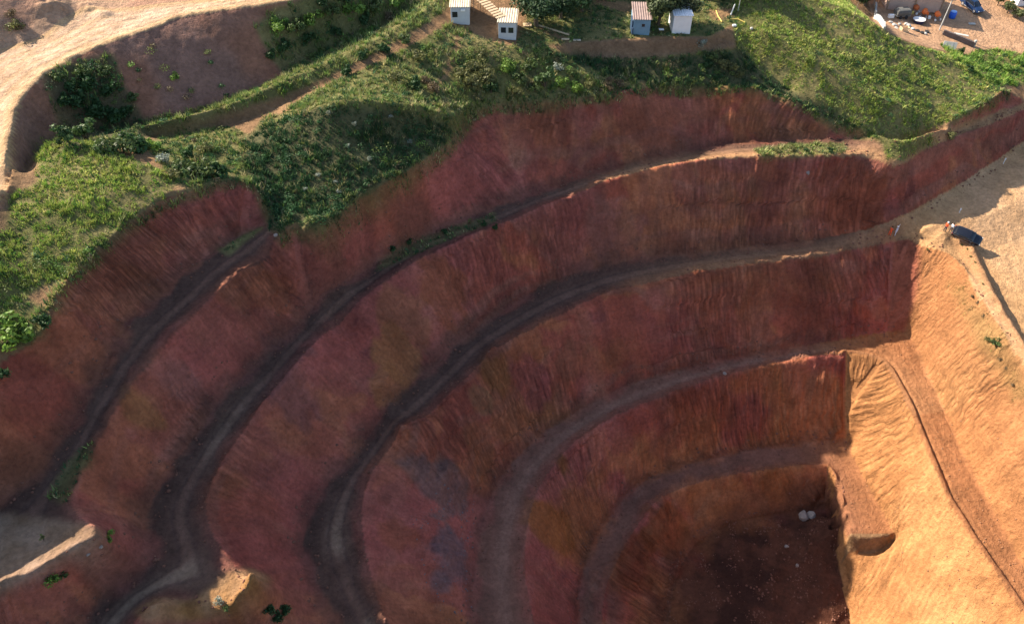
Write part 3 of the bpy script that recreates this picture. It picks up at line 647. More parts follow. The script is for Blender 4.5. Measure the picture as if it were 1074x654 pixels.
def tag(o, label=None, cat=None, group=None, kind=None):
    if label: o['label'] = label
    if cat: o['category'] = cat
    if group: o['group'] = group
    if kind: o['kind'] = kind
    return o
def link(name, me, parent=None, loc=None):
    o = bpy.data.objects.new(name, me); COL.objects.link(o)
    if parent is not None: o.parent = parent
    if loc is not None: o.location = loc
    return o
def thing(name, label, cat, loc=(0, 0, 0), rz=0., group=None):
    o = bpy.data.objects.new(name, None); o.empty_display_size = .3; COL.objects.link(o)
    o.location = loc; o.rotation_euler = (0, 0, rz)
    return tag(o, label, cat, group)

rs = np.random.RandomState(11)
def leaf_quads(c, size, nrm, rs, tint):
    """diamond leaves: c (n,3) centres, nrm (n,3) facing, size (n,)"""
    n = len(c)
    r = rs.normal(size=(n, 3)); t = np.cross(nrm, r); t /= np.linalg.norm(t, axis=1, keepdims=True) + 1e-9
    b = np.cross(nrm, t); b /= np.linalg.norm(b, axis=1, keepdims=True) + 1e-9
    s = size[:, None]
    V = np.stack([c - t * s, c + b * s * .55, c + t * s, c - b * s * .55], 1).reshape(-1, 3)
    return V, np.repeat(tint, 4, 0)
def leaf_mesh(name, V, T):
    n = len(V) // 4
    me = fast_mesh(name, V, np.arange(n * 4), np.full(n, 4), MAT_LEAF)
    set_attr(me, 'tint', 'FLOAT_COLOR', 'POINT', np.concatenate([T, np.ones((len(T), 1))], 1))
    return me
def tube_mesh(name, paths, mat, seg=6):
    """tapered tubes: each path is a list of (x, y, z, radius)"""
    V = []; Lp = []; Cn = []; off = 0
    for p in paths:
        p = np.array(p, float)
        for i in range(len(p)):
            d = p[min(i + 1, len(p) - 1), :3] - p[max(i - 1, 0), :3]; d /= np.linalg.norm(d) + 1e-9
            a = np.cross(d, [0.31, .9, .2]); a /= np.linalg.norm(a) + 1e-9; b = np.cross(d, a)
            for k in range(seg):
                an = 2 * math.pi * k / seg
                V.append(p[i, :3] + p[i, 3] * (math.cos(an) * a + math.sin(an) * b))
        for i in range(len(p) - 1):
            for k in range(seg):
                k2 = (k + 1) % seg
                Lp += [off + i * seg + k, off + i * seg + k2, off + (i + 1) * seg + k2, off + (i + 1) * seg + k]; Cn.append(4)
        Lp += [off + (len(p) - 1) * seg + k for k in range(seg)]; Cn.append(seg)
        off += len(p) * seg
    return fast_mesh(name, np.array(V), np.array(Lp), np.array(Cn), mat, True)

# ---- grass: one patch of blades for each grassy area
def cells_of(mask, n, rs):
    ii, jj = np.nonzero(mask)
    k = rs.randint(0, len(ii), n)
    return GX[ii[k]] + rs.uniform(-.1, .1, n), GY[jj[k]] + rs.uniform(-.1, .1, n)
OL = np.array([.215, .26, .075]); DK = np.array([.048, .112, .040]); ST = np.array([.40, .36, .17]); BR = np.array([.13, .225, .045]); DR = np.array([.13, .105, .06])
GZ = {  # density per m2, height, share of (olive, dark, straw, bright)
 'hill_left': (13, .34, (.66, .10, .14, .10), 'pale olive grass covering the sunlit hill at the left'),
 'low_left': (7, .4, (.4, .3, .1, .2), 'grass at the left edge above the upper red face'),
 'centre': (7, .48, (.42, .34, .12, .12), 'long green grass on the slope above the topmost red face'),
 'dark_shade_slope': (10, .5, (.03, .92, .03, .02), 'dark green growth with shade painted into its tint on the centre left slope'),
 'dark_shade_dip': (10, .42, (.05, .90, .03, .02), 'dark green grass with shade painted into its tint in the dip below the sheds'),
 'ridge': (9, .5, (.55, .15, .15, .15), 'sunlit grass strip on the narrow ridge below the embankment'),
 'bank_top': (5, .5, (.3, .45, .1, .15), 'dark grass on the bank beside the pale haul road'),
 'embankment': (3, .5, (.25, .6, .1, .05), 'shaded grass on the embankment under the haul road bend'),
 'hill_right': (15, .27, (.64, .14, .18, .04), 'olive and straw grass on the big ridge at the upper right'),
 'lip': (11, .42, (.35, .45, .15, .05), 'ragged grass hanging over the top edges of the red faces'),
 'bench_end': (7, .4, (.5, .2, .25, .05), 'sunlit grass on the outer end of the second bench'),
 'terrace': (7, .28, (.2, .65, .1, .05), 'short grass on the terrace around the cabins and sheds'),
 'yard_edge': (9, .5, (.2, .1, .05, .65), 'bright green grass between ridge and storage yard'),
 'bench0': (4, .3, (.3, .6, .1, 0), 'sparse dark grass at the head of the upper left bench'),
 'bench0_low': (6, .35, (.2, .7, .05, .05), 'dark green weeds along the outer edge of the left bench'),
 'bench1': (4, .35, (.2, .7, .1, 0), 'dark green weeds growing on the second bench'),
 'berm': (2.2, .35, (.45, .15, .4, 0), 'thin dry grass on the berm above the sunlit wall'),
}
gpal = np.stack([OL, DK, ST, BR])
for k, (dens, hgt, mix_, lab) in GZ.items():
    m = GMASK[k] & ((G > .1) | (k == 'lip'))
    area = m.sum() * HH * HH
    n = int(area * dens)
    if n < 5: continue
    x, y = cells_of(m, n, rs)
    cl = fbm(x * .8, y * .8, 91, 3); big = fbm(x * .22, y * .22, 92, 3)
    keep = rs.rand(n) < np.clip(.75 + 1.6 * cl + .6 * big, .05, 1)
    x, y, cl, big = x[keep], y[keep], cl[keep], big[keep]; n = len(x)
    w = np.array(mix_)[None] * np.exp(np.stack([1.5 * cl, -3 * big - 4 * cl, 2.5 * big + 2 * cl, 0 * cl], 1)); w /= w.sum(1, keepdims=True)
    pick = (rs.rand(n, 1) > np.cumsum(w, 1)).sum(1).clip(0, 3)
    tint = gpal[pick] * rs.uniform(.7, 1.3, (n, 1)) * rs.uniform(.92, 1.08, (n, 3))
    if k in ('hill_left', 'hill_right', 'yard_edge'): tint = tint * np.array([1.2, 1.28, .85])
    if k.startswith('dark'): tint = tint * .75  # blades tinted darker to carry the shade of slope and dip
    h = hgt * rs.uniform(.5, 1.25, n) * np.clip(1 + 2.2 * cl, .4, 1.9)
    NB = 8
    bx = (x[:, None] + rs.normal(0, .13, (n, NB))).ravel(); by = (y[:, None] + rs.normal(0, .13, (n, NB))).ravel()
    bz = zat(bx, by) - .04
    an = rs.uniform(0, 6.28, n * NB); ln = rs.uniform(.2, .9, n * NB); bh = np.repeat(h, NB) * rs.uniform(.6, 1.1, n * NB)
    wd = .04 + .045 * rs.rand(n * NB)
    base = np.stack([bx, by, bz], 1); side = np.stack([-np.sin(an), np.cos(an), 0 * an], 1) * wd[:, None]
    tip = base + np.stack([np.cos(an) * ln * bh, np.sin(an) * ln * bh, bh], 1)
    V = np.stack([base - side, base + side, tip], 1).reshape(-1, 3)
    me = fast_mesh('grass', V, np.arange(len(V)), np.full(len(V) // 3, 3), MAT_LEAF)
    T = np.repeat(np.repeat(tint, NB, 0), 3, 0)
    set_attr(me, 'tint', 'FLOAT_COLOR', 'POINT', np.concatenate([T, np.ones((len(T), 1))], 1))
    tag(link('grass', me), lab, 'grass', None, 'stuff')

# ---- undergrowth: tangled low brush nobody could count
BRUSH = {
 'centre': ([(292,122),(360,82),(450,40),(478,40),(520,48),(570,50),(600,62),(700,62),(760,62),(800,85),(760,90),(690,88),(600,100),(515,106),(490,114),(475,128),(440,120),(400,110),(340,110)], .55, (.45, .30, .07, .18), 'tangled brush on the slope above the topmost red face'),
 'dark_shade_slope': ([(262,142),(300,126),(335,116),(365,114),(405,114),(445,126),(470,136),(460,152),(424,176),(376,202),(345,230),(308,235),(284,236),(276,205),(262,170)], .9, (.06, .88, .03, .03), 'dark brush with shade painted into its tint on the centre left slope'),
 'bank_top': ([(275,35),(292,10),(330,-5),(440,-20),(440,10),(400,34),(350,58),(300,78),(285,60)], .8, (.2, .45, .05, .3), 'dense leafy brush on the bank beside the haul road'),
 'embankment': ([(45,75),(75,68),(115,58),(130,95),(150,122),(182,130),(160,142),(110,162),(68,156),(60,120)], .8, (.15, .65, .05, .15), 'dark brush on the shaded embankment'),
 'embankment_sparse': ([(130,60),(200,30),(280,20),(285,80),(250,100),(200,118),(150,128),(132,100)], .22, (.3, .4, .25, .05), 'sparse scrub dotted over the bare shaded embankment'),
 'gully': ([(110,150),(150,138),(240,132),(262,145),(272,190),(250,187),(205,195),(180,178),(140,166)], .8, (.3, .45, .1, .15), 'leafy brush in the hollow behind the left grass hill'),
 'low_left': ([(-10,262),(30,258),(75,262),(98,262),(72,289),(45,300),(0,315)], .7, (.3, .35, .05, .3), 'brush at the foot of the sunlit left hill'),
 'hill_right': ([(780,25),(850,30),(920,60),(980,80),(1030,95),(1010,118),(960,140),(900,132),(860,105),(810,70)], .16, (.55, .3, .15, 0), 'low scrub on the face of the big grassy ridge'),
 'yard_edge': ([(1005,60),(1030,54),(1074,62),(1080,88),(1050,88)], .5, (.1, .2, 0, .7), 'bright green brush beside the storage yard'),
}
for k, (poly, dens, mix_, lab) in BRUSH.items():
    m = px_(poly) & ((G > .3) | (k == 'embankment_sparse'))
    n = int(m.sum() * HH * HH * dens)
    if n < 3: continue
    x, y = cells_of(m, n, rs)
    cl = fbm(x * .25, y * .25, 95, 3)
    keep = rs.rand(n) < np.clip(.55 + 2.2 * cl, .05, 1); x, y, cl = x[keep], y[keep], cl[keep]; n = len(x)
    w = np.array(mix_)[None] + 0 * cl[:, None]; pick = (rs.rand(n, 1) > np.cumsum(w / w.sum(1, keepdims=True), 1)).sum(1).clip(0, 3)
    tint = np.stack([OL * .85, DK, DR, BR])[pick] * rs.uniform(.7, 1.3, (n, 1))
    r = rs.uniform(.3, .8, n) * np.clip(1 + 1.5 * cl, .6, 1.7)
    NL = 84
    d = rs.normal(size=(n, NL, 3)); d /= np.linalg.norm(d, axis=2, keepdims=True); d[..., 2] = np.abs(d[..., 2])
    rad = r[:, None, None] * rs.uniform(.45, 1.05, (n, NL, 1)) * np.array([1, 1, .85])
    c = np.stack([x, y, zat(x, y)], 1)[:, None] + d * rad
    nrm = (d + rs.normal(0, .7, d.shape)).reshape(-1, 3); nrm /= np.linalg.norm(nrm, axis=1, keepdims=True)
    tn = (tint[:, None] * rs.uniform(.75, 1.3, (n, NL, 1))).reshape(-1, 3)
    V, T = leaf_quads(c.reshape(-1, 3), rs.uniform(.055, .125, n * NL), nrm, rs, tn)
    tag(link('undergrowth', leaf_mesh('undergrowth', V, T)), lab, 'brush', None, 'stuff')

# ---- shrubs and trees one can tell apart
def crown(n, R, hgt, z0, lobes, col, rs, leaf=.16, alt=None):
    cs = []
    for i in range(lobes):
        a = rs.uniform(0, 6.28); q = rs.uniform(.15, .75)
        cs.append((R * q * math.cos(a), R * q * math.sin(a), z0 + hgt * rs.uniform(.2, .85), R * rs.uniform(.32, .58)))
    cs = np.array(cs)
    li = rs.randint(0, lobes, n)
    d = rs.normal(size=(n, 3)); d /= np.linalg.norm(d, axis=1, keepdims=True)
    c = cs[li, :3] + d * cs[li, 3:4] * rs.uniform(.55, 1.05, (n, 1)) * np.array([1, 1, .8])
    c[:, 2] = np.maximum(c[:, 2], .05)
    nr = d + rs.normal(0, .6, d.shape); nr /= np.linalg.norm(nr, axis=1, keepdims=True)
    lt = rs.uniform(.7, 1.3, (lobes, 1))[li]
    t = np.array(col)[None] * lt * rs.uniform(.75, 1.25, (n, 1))
    if alt is not None:
        w = rs.rand(n) < .25; t[w] = np.array(alt) * rs.uniform(.8, 1.2, (w.sum(), 1))
    return leaf_quads(c, leaf * rs.uniform(.7, 1.4, n), nr, rs, t) + (cs,)
def make_shrub_meshes(seed, R, hgt, col, n, leaf, alt=None):
    r_ = np.random.RandomState(seed)
    V, T, cs = crown(n, R, hgt, 0., 7, col, r_, leaf, alt)
    stems = []
    for c in cs[:5]:
        stems.append([(0, 0, -.1, .05), (c[0] * .4, c[1] * .4, c[2] * .5, .035), (c[0], c[1], c[2], .012)])
    return leaf_mesh('foliage', V, T), tube_mesh('stem', stems, MAT_BARK, 5)
SH = {
 'bright': make_shrub_meshes(1, 1., 1.1, (.12, .20, .035), 420, .13),
 'dark': make_shrub_meshes(2, 1., 1.2, (.04, .085, .028), 420, .14),
 'mid': make_shrub_meshes(3, 1., 1.1, (.085, .125, .038), 420, .13),
 'olive': make_shrub_meshes(4, 1., .9, (.15, .155, .055), 380, .12),
 'dry': make_shrub_meshes(5, 1., .8, (.17, .125, .07), 320, .10),
 'silver': make_shrub_meshes(6, 1., 1.0, (.22, .25, .19), 300, .12, (.35, .38, .32)),
 'weed': make_shrub_meshes(7, .45, 1.5, (.16, .18, .06), 120, .11),
 'tall': make_shrub_meshes(8, .9, 2.0, (.06, .105, .033), 520, .14),
}
def shrub(px, py, s, kind, label, group=None, name='shrub', cat='shrub', sz=1.):
    p = hit(px, py)
    t = thing(name, label, cat, p, rs.uniform(0, 6.28), group)
    t.scale = (s, s, s * sz)
    f, st = SH[kind]
    link('foliage', f, t); link('stem', st, t)
    return t
ORD = ['leftmost', 'second from left', 'third from left', 'fourth from left', 'fifth from left', 'sixth from left', 'seventh from left', 'eighth from left']
def row(items, label, group):
    '''a row of shrubs, told apart by size and place'''
    it = sorted(items, key=lambda q: q[0][0])
    for i, (q, s, k) in enumerate(it):
        o_ = 'rightmost' if i == len(it) - 1 else ORD[i]
        shrub(q[0], q[1], s, k, label % o_, group)
shrub(18, 352, 2.0, 'bright', 'large bright green shrub on the left edge above the uppermost red face')
shrub(46, 340, 1.0, 'dark', 'dark shrub just right of the large bright green shrub on the left edge')
shrub(3, 398, .9, 'dark', 'dark shrub cut by the left picture edge, halfway down')
shrub(55, 608, .75, 'bright', 'low leafy bush on the shaded slope below the sunlit track, lower left')
shrub(68, 606, .5, 'mid', 'small bush touching the low leafy bush below the sunlit track')
shrub(115, 564, .6, 'bright', 'small leafy bush beside the orange tip of the lower left spur')
shrub(46, 566, .55, 'weed', 'thin grey green weed standing on the shaded bench, lower left', name='weed', cat='weed')
shrub(230, 632, .5, 'silver', 'pale green plant next to the sunlit mound at the bottom left')
shrub(238, 638, .4, 'mid', 'small dark green plant between pale plant and sunlit mound at the bottom')
for q in ((283, 642), (293, 648), (300, 640)):
    shrub(q[0], q[1], .7, 'dark', 'dark low shrub in the shade right of the bottom sunlit mounds', 'dark shrubs below the sunlit mounds')
shrub(17, 32, 1.1, 'olive', 'lone olive green shrub in the shade at the upper left corner')
shrub(12, 16, .9, 'dry', 'dry brownish shrub above the lone olive shrub in the upper left corner')
shrub(184, 82, .75, 'bright', 'single bright green bush in the middle of the bare shaded embankment')
shrub(1044, 362, .85, 'mid', 'round green bush on the berm above the sunlit orange wall')
shrub(1036, 358, .55, 'olive', 'smaller bush left of the round green bush on the berm')
for q in ((1020, 312), (1030, 332), (1054, 388), (1062, 405), (1048, 378), (1024, 318)):
    shrub(q[0], q[1], .4, 'dry', 'small dry tuft plant on the berm above the sunlit wall', 'dry plants on the berm')
shrub(972, 264, .45, 'weed', 'upright grey green weed near the corner of the sunlit wall', name='weed', cat='weed')
for q in ((1008, 258), (1014, 262), (1017, 270), (1022, 276), (1030, 298)):
    shrub(q[0], q[1], .4, 'weed', 'straw coloured weed along the berm behind the parked car', 'weeds along the berm by the car', 'weed', 'weed', .6)
shrub(996, 144, .9, 'olive', 'single pale bush at the foot of the ridge on the right')
shrub(172, 170, .9, 'silver', 'silvery grey shrub in the hollow behind the left hill')
for q, s, k in (((85, 112), 1.6, 'dark'), ((105, 122), 1.7, 'dark'), ((118, 100), 1.4, 'dark'), ((78, 96), 1.2, 'dark'), ((96, 92), 1.5, 'dark'), ((122, 126), 1.5, 'dark'), ((70, 110), 1.1, 'dark'), ((135, 122), 1.2, 'dark'), ((88, 80), 1.3, 'mid'), ((110, 78), 1.1, 'mid'), ((62, 84), .9, 'mid'), ((140, 105), .9, 'mid')):
    shrub(q[0], q[1], s, k, 'dark leafy shrub on the vegetated part of the haul road embankment', 'shrubs on the road embankment')
shrub(92, 148, 1.5, 'tall', 'tall dark bush at the foot of the embankment beside the left hill')
shrub(72, 150, 1.2, 'tall', 'dark bush left of the tall bush at the embankment foot')
row((((112, 158), 1.5, 'mid'), ((128, 160), 1.7, 'mid'), ((146, 158), 1.6, 'dark'), ((158, 156), 1.3, 'bright'), ((136, 150), 1.2, 'dark')), '%s leafy green bush in the row behind the sunlit left hill', 'bushes behind the left hill')
row((((192, 178), 1.3, 'mid'), ((205, 184), 1.5, 'mid'), ((218, 182), 1.6, 'mid'), ((232, 184), 1.3, 'dark'), ((215, 160), 1.0, 'olive'), ((200, 165), 1.1, 'dark'), ((184, 186), .9, 'olive')), '%s leafy shrub in the hollow right of the sunlit left hill', 'shrubs in the hollow')
row((((292, 30), 1.5, 'bright'), ((310, 34), 1.7, 'mid'), ((328, 24), 1.6, 'bright'), ((348, 16), 1.5, 'mid'), ((370, 14), 1.7, 'bright'), ((392, 10), 1.6, 'mid'), ((415, 4), 1.5, 'bright')), '%s big leafy shrub along the top of the haul road bank', 'upper shrubs on the haul road bank')
row((((286, 62), 1.0, 'dark'), ((300, 52), 1.2, 'dark'), ((325, 46), 1.3, 'dark'), ((352, 40), 1.3, 'dark'), ((384, 26), 1.3, 'dark'), ((408, 22), 1.2, 'dry')), '%s shrub along the foot of the haul road bank', 'lower shrubs on the haul road bank')
row((((340, 6), 1.3, 'dark'), ((366, 2), 1.4, 'dark')), '%s dark shrub at the top edge beside the haul road', 'dark shrubs at the top edge')
row((((382, 62), 1.1, 'dark'), ((402, 56), 1.2, 'dark'), ((425, 44), 1.1, 'mid'), ((440, 64), 1.3, 'olive'), ((418, 84), 1.2, 'olive'), ((436, 92), 1.2, 'dark'), ((365, 78), 1.0, 'dark')), '%s shrub on the grassy shelf left of the dirt path', 'shrubs on the grassy shelf')
shrub(458, 96, 1.5, 'dry', 'brownish dry shrub at the bottom end of the dirt path')
shrub(446, 88, 1.0, 'dry', 'smaller dry shrub left of the brownish shrub by the dirt path')
row((((492, 92), 1.8, 'olive'), ((508, 84), 1.7, 'olive'), ((498, 74), 1.4, 'olive'), ((515, 98), 1.4, 'dark'), ((484, 80), 1.1, 'olive'), ((505, 60), 1.2, 'olive')), '%s dense olive shrub on the slope right of the dirt path', 'dense shrubs below the left cabin')
row((((532, 72), 1.3, 'bright'), ((556, 72), 1.3, 'mid'), ((585, 74), .9, 'silver'), ((600, 78), .8, 'mid')), '%s shrub in the upper row just below the right cabin', 'upper shrubs below the right cabin')
row((((540, 100), 1.0, 'olive'), ((545, 86), 1.3, 'mid'), ((560, 96), 1.1, 'mid'), ((571, 92), 1.5, 'tall'), ((590, 90), 1.1, 'bright'), ((604, 94), 1.1, 'bright'), ((618, 92), 1.0, 'olive')), '%s shrub in the row along the lip of the topmost red face', 'shrubs along the lip of the topmost face')
for q, s in (((636, 88), 1.1), ((650, 92), 1.2), ((642, 95), .9)):
    shrub(q[0], q[1], s, 'dry', 'dry straw coloured bush at the lip of the topmost red face', 'dry bushes at the lip')
row((((735, 50), .9, 'silver'), ((746, 62), 1.0, 'mid'), ((756, 70), 1.1, 'olive'), ((768, 74), 1.0, 'olive'), ((776, 80), .8, 'olive'), ((742, 72), .8, 'dark')), '%s bush in the shaded dip below the white shed', 'bushes below the white shed')
row((((1022, 62), .9, 'bright'), ((1040, 70), 1.1, 'bright'), ((1056, 74), 1.0, 'bright'), ((1035, 82), .9, 'bright'), ((1066, 66), .9, 'bright'), ((1008, 56), .8, 'dark'), ((1016, 74), .8, 'dark')), '%s green bush in the grass beside the storage yard', 'bushes beside the storage yard')
for q in ((345, 120), (372, 132), (410, 124), (388, 168), (352, 192), (356, 202), (334, 185), (320, 200), (365, 155), (430, 150)):
    shrub(q[0], q[1], .38, 'silver', 'small whitish shrub dotted on the dark green slope', 'whitish shrubs on the dark slope')
for q in ((520, 240), (508, 236), (466, 244), (430, 256), (412, 262)):
    shrub(q[0], q[1], .55, 'dark', 'small dark plant on the second bench', 'plants on the second bench')
row((((815, 160), .6, 'olive'), ((830, 158), .7, 'olive'), ((845, 160), .6, 'dark'), ((870, 159), .6, 'dark'), ((882, 161), .5, 'olive')), '%s low bush on the outer edge of the second bench', 'bushes on the bench edge')
def tree(px, py, H_, R, col, label, seed, n=2200, leaf=.22, group=None, lean=(0, 0), trunk=.22, z=None):
    p = hit(px, py)
    if z is not None: p = Vector(unp(px, py, z)); p.z = float(zat(p.x, p.y))
    r_ = np.random.RandomState(seed)
    t = thing('tree', label, 'tree', p, 0, group)
    V, T, cs = crown(int(n * 1.5), R, H_ * .6, H_ * .36, 13, col, r_, leaf)
    paths = [[(0, 0, -.3, trunk * 1.3), (lean[0] * .2, lean[1] * .2, H_ * .2, trunk), (lean[0] * .5, lean[1] * .5, H_ * .45, trunk * .75), (lean[0], lean[1], H_ * .8, trunk * .3)]]
    for c in cs[:9]:
        h0 = H_ * r_.uniform(.25, .5)
        paths.append([(lean[0] * .4, lean[1] * .4, h0, trunk * .5), ((c[0]) * .5, (c[1]) * .5, (h0 + c[2]) * .5, trunk * .33), (c[0], c[1], c[2], trunk * .1)])
    link('crown', leaf_mesh('crown', V, T), t); link('trunk', tube_mesh('trunk', paths, MAT_BARK, 8), t)
    return t
tree(563, 28, 4.8, 3.8, (.04, .075, .03), 'big dark tree right of the right cabin', 21, 3200)
tree(588, 20, 4.8, 3.4, (.035, .07, .028), 'dark tree behind the trunk right of the right cabin', 22, 2400)
tree(610, 12, 4.0, 2.6, (.05, .09, .03), 'smaller green tree at the end of the dark row at the top', 23, 1500)
tree(690, 27, 4.6, 2.7, (.055, .075, .03), 'leafy tree with dark trunk between blue shed and white shed', 24, 2000, lean=(.6, 0))
tree(714, 24, 4.7, 2.6, (.05, .065, .03), 'dark tree leaning over the white shed roof', 25, 1500)
for i, (q, h, r) in enumerate((((540, -4), 6.5, 3.4), ((574, -8), 7, 3.6), ((604, -6), 6.5, 3.4), ((632, -8), 5.5, 2.8))):
    tree(q[0], q[1], h, r, (.035, .07, .03), 'tall dark tree at the top edge behind the two site cabins', 60 + i, 2000, group='tall trees behind the cabins')
for i, (q, h, r) in enumerate((((742, 0), 4.5, 2.4), ((768, -3), 4.5, 2.6), ((794, -8), 4.2, 2.4), ((660, -12), 5, 2.6))):
    tree(q[0], q[1], h, r, (.045, .075, .03), 'dark tree of the row along the top edge behind the sheds', 30 + i, 1400, group='tree row behind the sheds')
for i, (q, h, r) in enumerate((((872, 6), 3.0, 1.9), ((888, 12), 3.2, 2.0), ((902, 20), 3.0, 1.8), ((880, -4), 4.0, 2.2), ((910, 10), 3.4, 1.8))):
    tree(q[0], q[1], h, r, (.045, .085, .03), z=13.2, label='dark green tree just behind the crest of the grassy ridge', seed=40 + i, n=1300, group='trees behind the ridge')
for i, (q, h, r) in enumerate((((1046, 6), 2.0, 1.2), ((1056, 14), 2.0, 1.2), ((1066, 20), 1.8, 1.1))):
    tree(q[0], q[1], h, r, (.10, .12, .045), 'small olive tree along the far edge of the storage yard', 50 + i, 600, .16, 'small trees at the far yard edge', trunk=.1)

# ---- stones and clods
def rock_mesh(name, seed, mat, sub=2):
    bm = bmesh.new(); bmesh.ops.create_icosphere(bm, subdivisions=sub, radius=1)
    r_ = np.random.RandomState(seed)
    pl = [(Vector(r_.normal(size=3)).normalized(), r_.uniform(.55, .9)) for _ in range(9)]
    for v in bm.verts:
        for n_, d_ in pl:
            k = v.co.dot(n_)
            if k > d_: v.co -= n_ * (k - d_)
    me = bpy.data.meshes.new(name); bm.to_mesh(me); bm.free(); 
    if mat: me.materials.append(mat)
    return me
MAT_PALE = plain_mat("pale_stone", (.27, .22, .19), .9, var=.25, scale=2.5, bump=.5)
MAT_CLOD = plain_mat("red_clod", (.27, .14, .075), .95, var=.3, scale=3, bump=.5)
def rock(px, py, r, seed, label, mat=None, flat=.7, name='boulder', cat='boulder', group=None, z=None):
    p = hit(px, py)
    o = link(name, rock_mesh(name, seed, mat or MAT_PALE), None, (p.x, p.y, p.z + r * flat * .35))
    o.scale = (r, r * .85, r * flat); o.rotation_euler = (0, 0, seed * 1.3)
    return tag(o, label, cat, group)
rock(842, 541, 1.0, 3, 'big pale grey boulder on the dark pit floor, left one of a touching pair')
rock(851, 541, .75, 4, 'pale grey boulder on the dark pit floor, right one of a touching pair')
rock(825, 573, .35, 5, 'small pale stone below the pale boulders on the pit floor', name='stone', cat='stone')
rock(836, 593, .3, 6, 'small pale stone near the bottom of the pit floor', name='stone', cat='stone')
rock(107, 575, .22, 7, 'small white stone under the tip of the lower left spur', name='stone', cat='stone')
rock(96, 586, .2, 8, 'white pebble on the shaded slope of the lower left spur', name='stone', cat='stone')
rock(760, 392, .3, 9, 'single pale stone on the outer edge of the fourth bench', name='stone', cat='stone')
rock(289, 247, .3, 12, 'small pale stone lying at the head of the upper left bench', name='stone', cat='stone')
rock(847, 183, .4, 13, 'pale stone stuck in the face below the second bench', name='stone', cat='stone')
def rubble(name, mask, n, smin, smax, mat, lab, seed):
    r_ = np.random.RandomState(seed)
    x, y = cells_of(mask, n, r_)
    base = [rock_mesh('tmp', seed + i, None, 1) for i in range(4)]
    VS = [];  FS = []; off = 0
    arr = []
    for b_ in base:
        co = np.zeros(len(b_.vertices) * 3, np.float32); b_.vertices.foreach_get('co', co)
        fi = np.zeros(len(b_.loops), np.int32); b_.loops.foreach_get('vertex_index', fi); arr.append((co.reshape(-1, 3), fi))
        bpy.data.meshes.remove(b_)
    s = smin + (smax - smin) * r_.rand(n) ** 3
    z = zat(x, y)
    for i in range(n):
        co, fi = arr[i % 4]; a = r_.uniform(0, 6.28)
        R_ = np.array([[math.cos(a), -math.sin(a), 0], [math.sin(a), math.cos(a), 0], [0, 0, .75]])
        VS.append(co @ R_.T * s[i] + np.array([x[i], y[i], z[i] + s[i] * .25])); FS.append(fi + off); off += len(co)
    me = fast_mesh(name, np.vstack(VS), np.concatenate(FS), np.full(sum(len(f) for f in FS) // 3, 3), mat)
    tag(link(name, me), lab, 'rubble', None, 'stuff')
toe = np.minimum.reduce([dT[k] for k in ('0', '1', '2', '3', '4', '5')])
bench_any = M['bench0'] | M['bench1'] | M['bench2'] | M['bench3'] | M['bench4']
MAT_DARKCLOD = plain_mat('dark_red_clod', (.17, .075, .05), .95, var=.3, scale=3, bump=.5)
rubble('rubble', M['floor'] & (lump > .2), 1100, .04, .2, MAT_DARKCLOD, 'broken red clods strewn over the dark pit floor', 201)
rubble('rubble', (bench_any | facemask) & (toe < 1.3), 3000, .04, .22, MAT_DARKCLOD, 'fallen clods along the feet of the red faces', 202)
crest = np.minimum.reduce([dC[k] for k in ('2', '3', '4', '5', 'w3')])
rubble('rubble', bench_any & (crest < .9) & (lump > .1), 1500, .04, .2, MAT_DARKCLOD, 'loose clods along the outer edges of the benches', 203)
rubble('rubble', px_([(430,540),(470,500),(500,520),(495,580),(500,650),(455,650),(445,600)]) & M['face3'], 260, .03, .16, plain_mat('grey_stone', (.16, .13, .13), .9, var=.3, scale=2), 'grey stones spilled down the face left of the fourth bench', 204)
rubble('rubble', px_([(950,300),(1010,290),(1074,380),(1074,600),(1060,654),(890,654),(885,540),(940,420)]), 900, .03, .14, MAT_CLOD, 'small clods on the sunlit orange wall', 205)

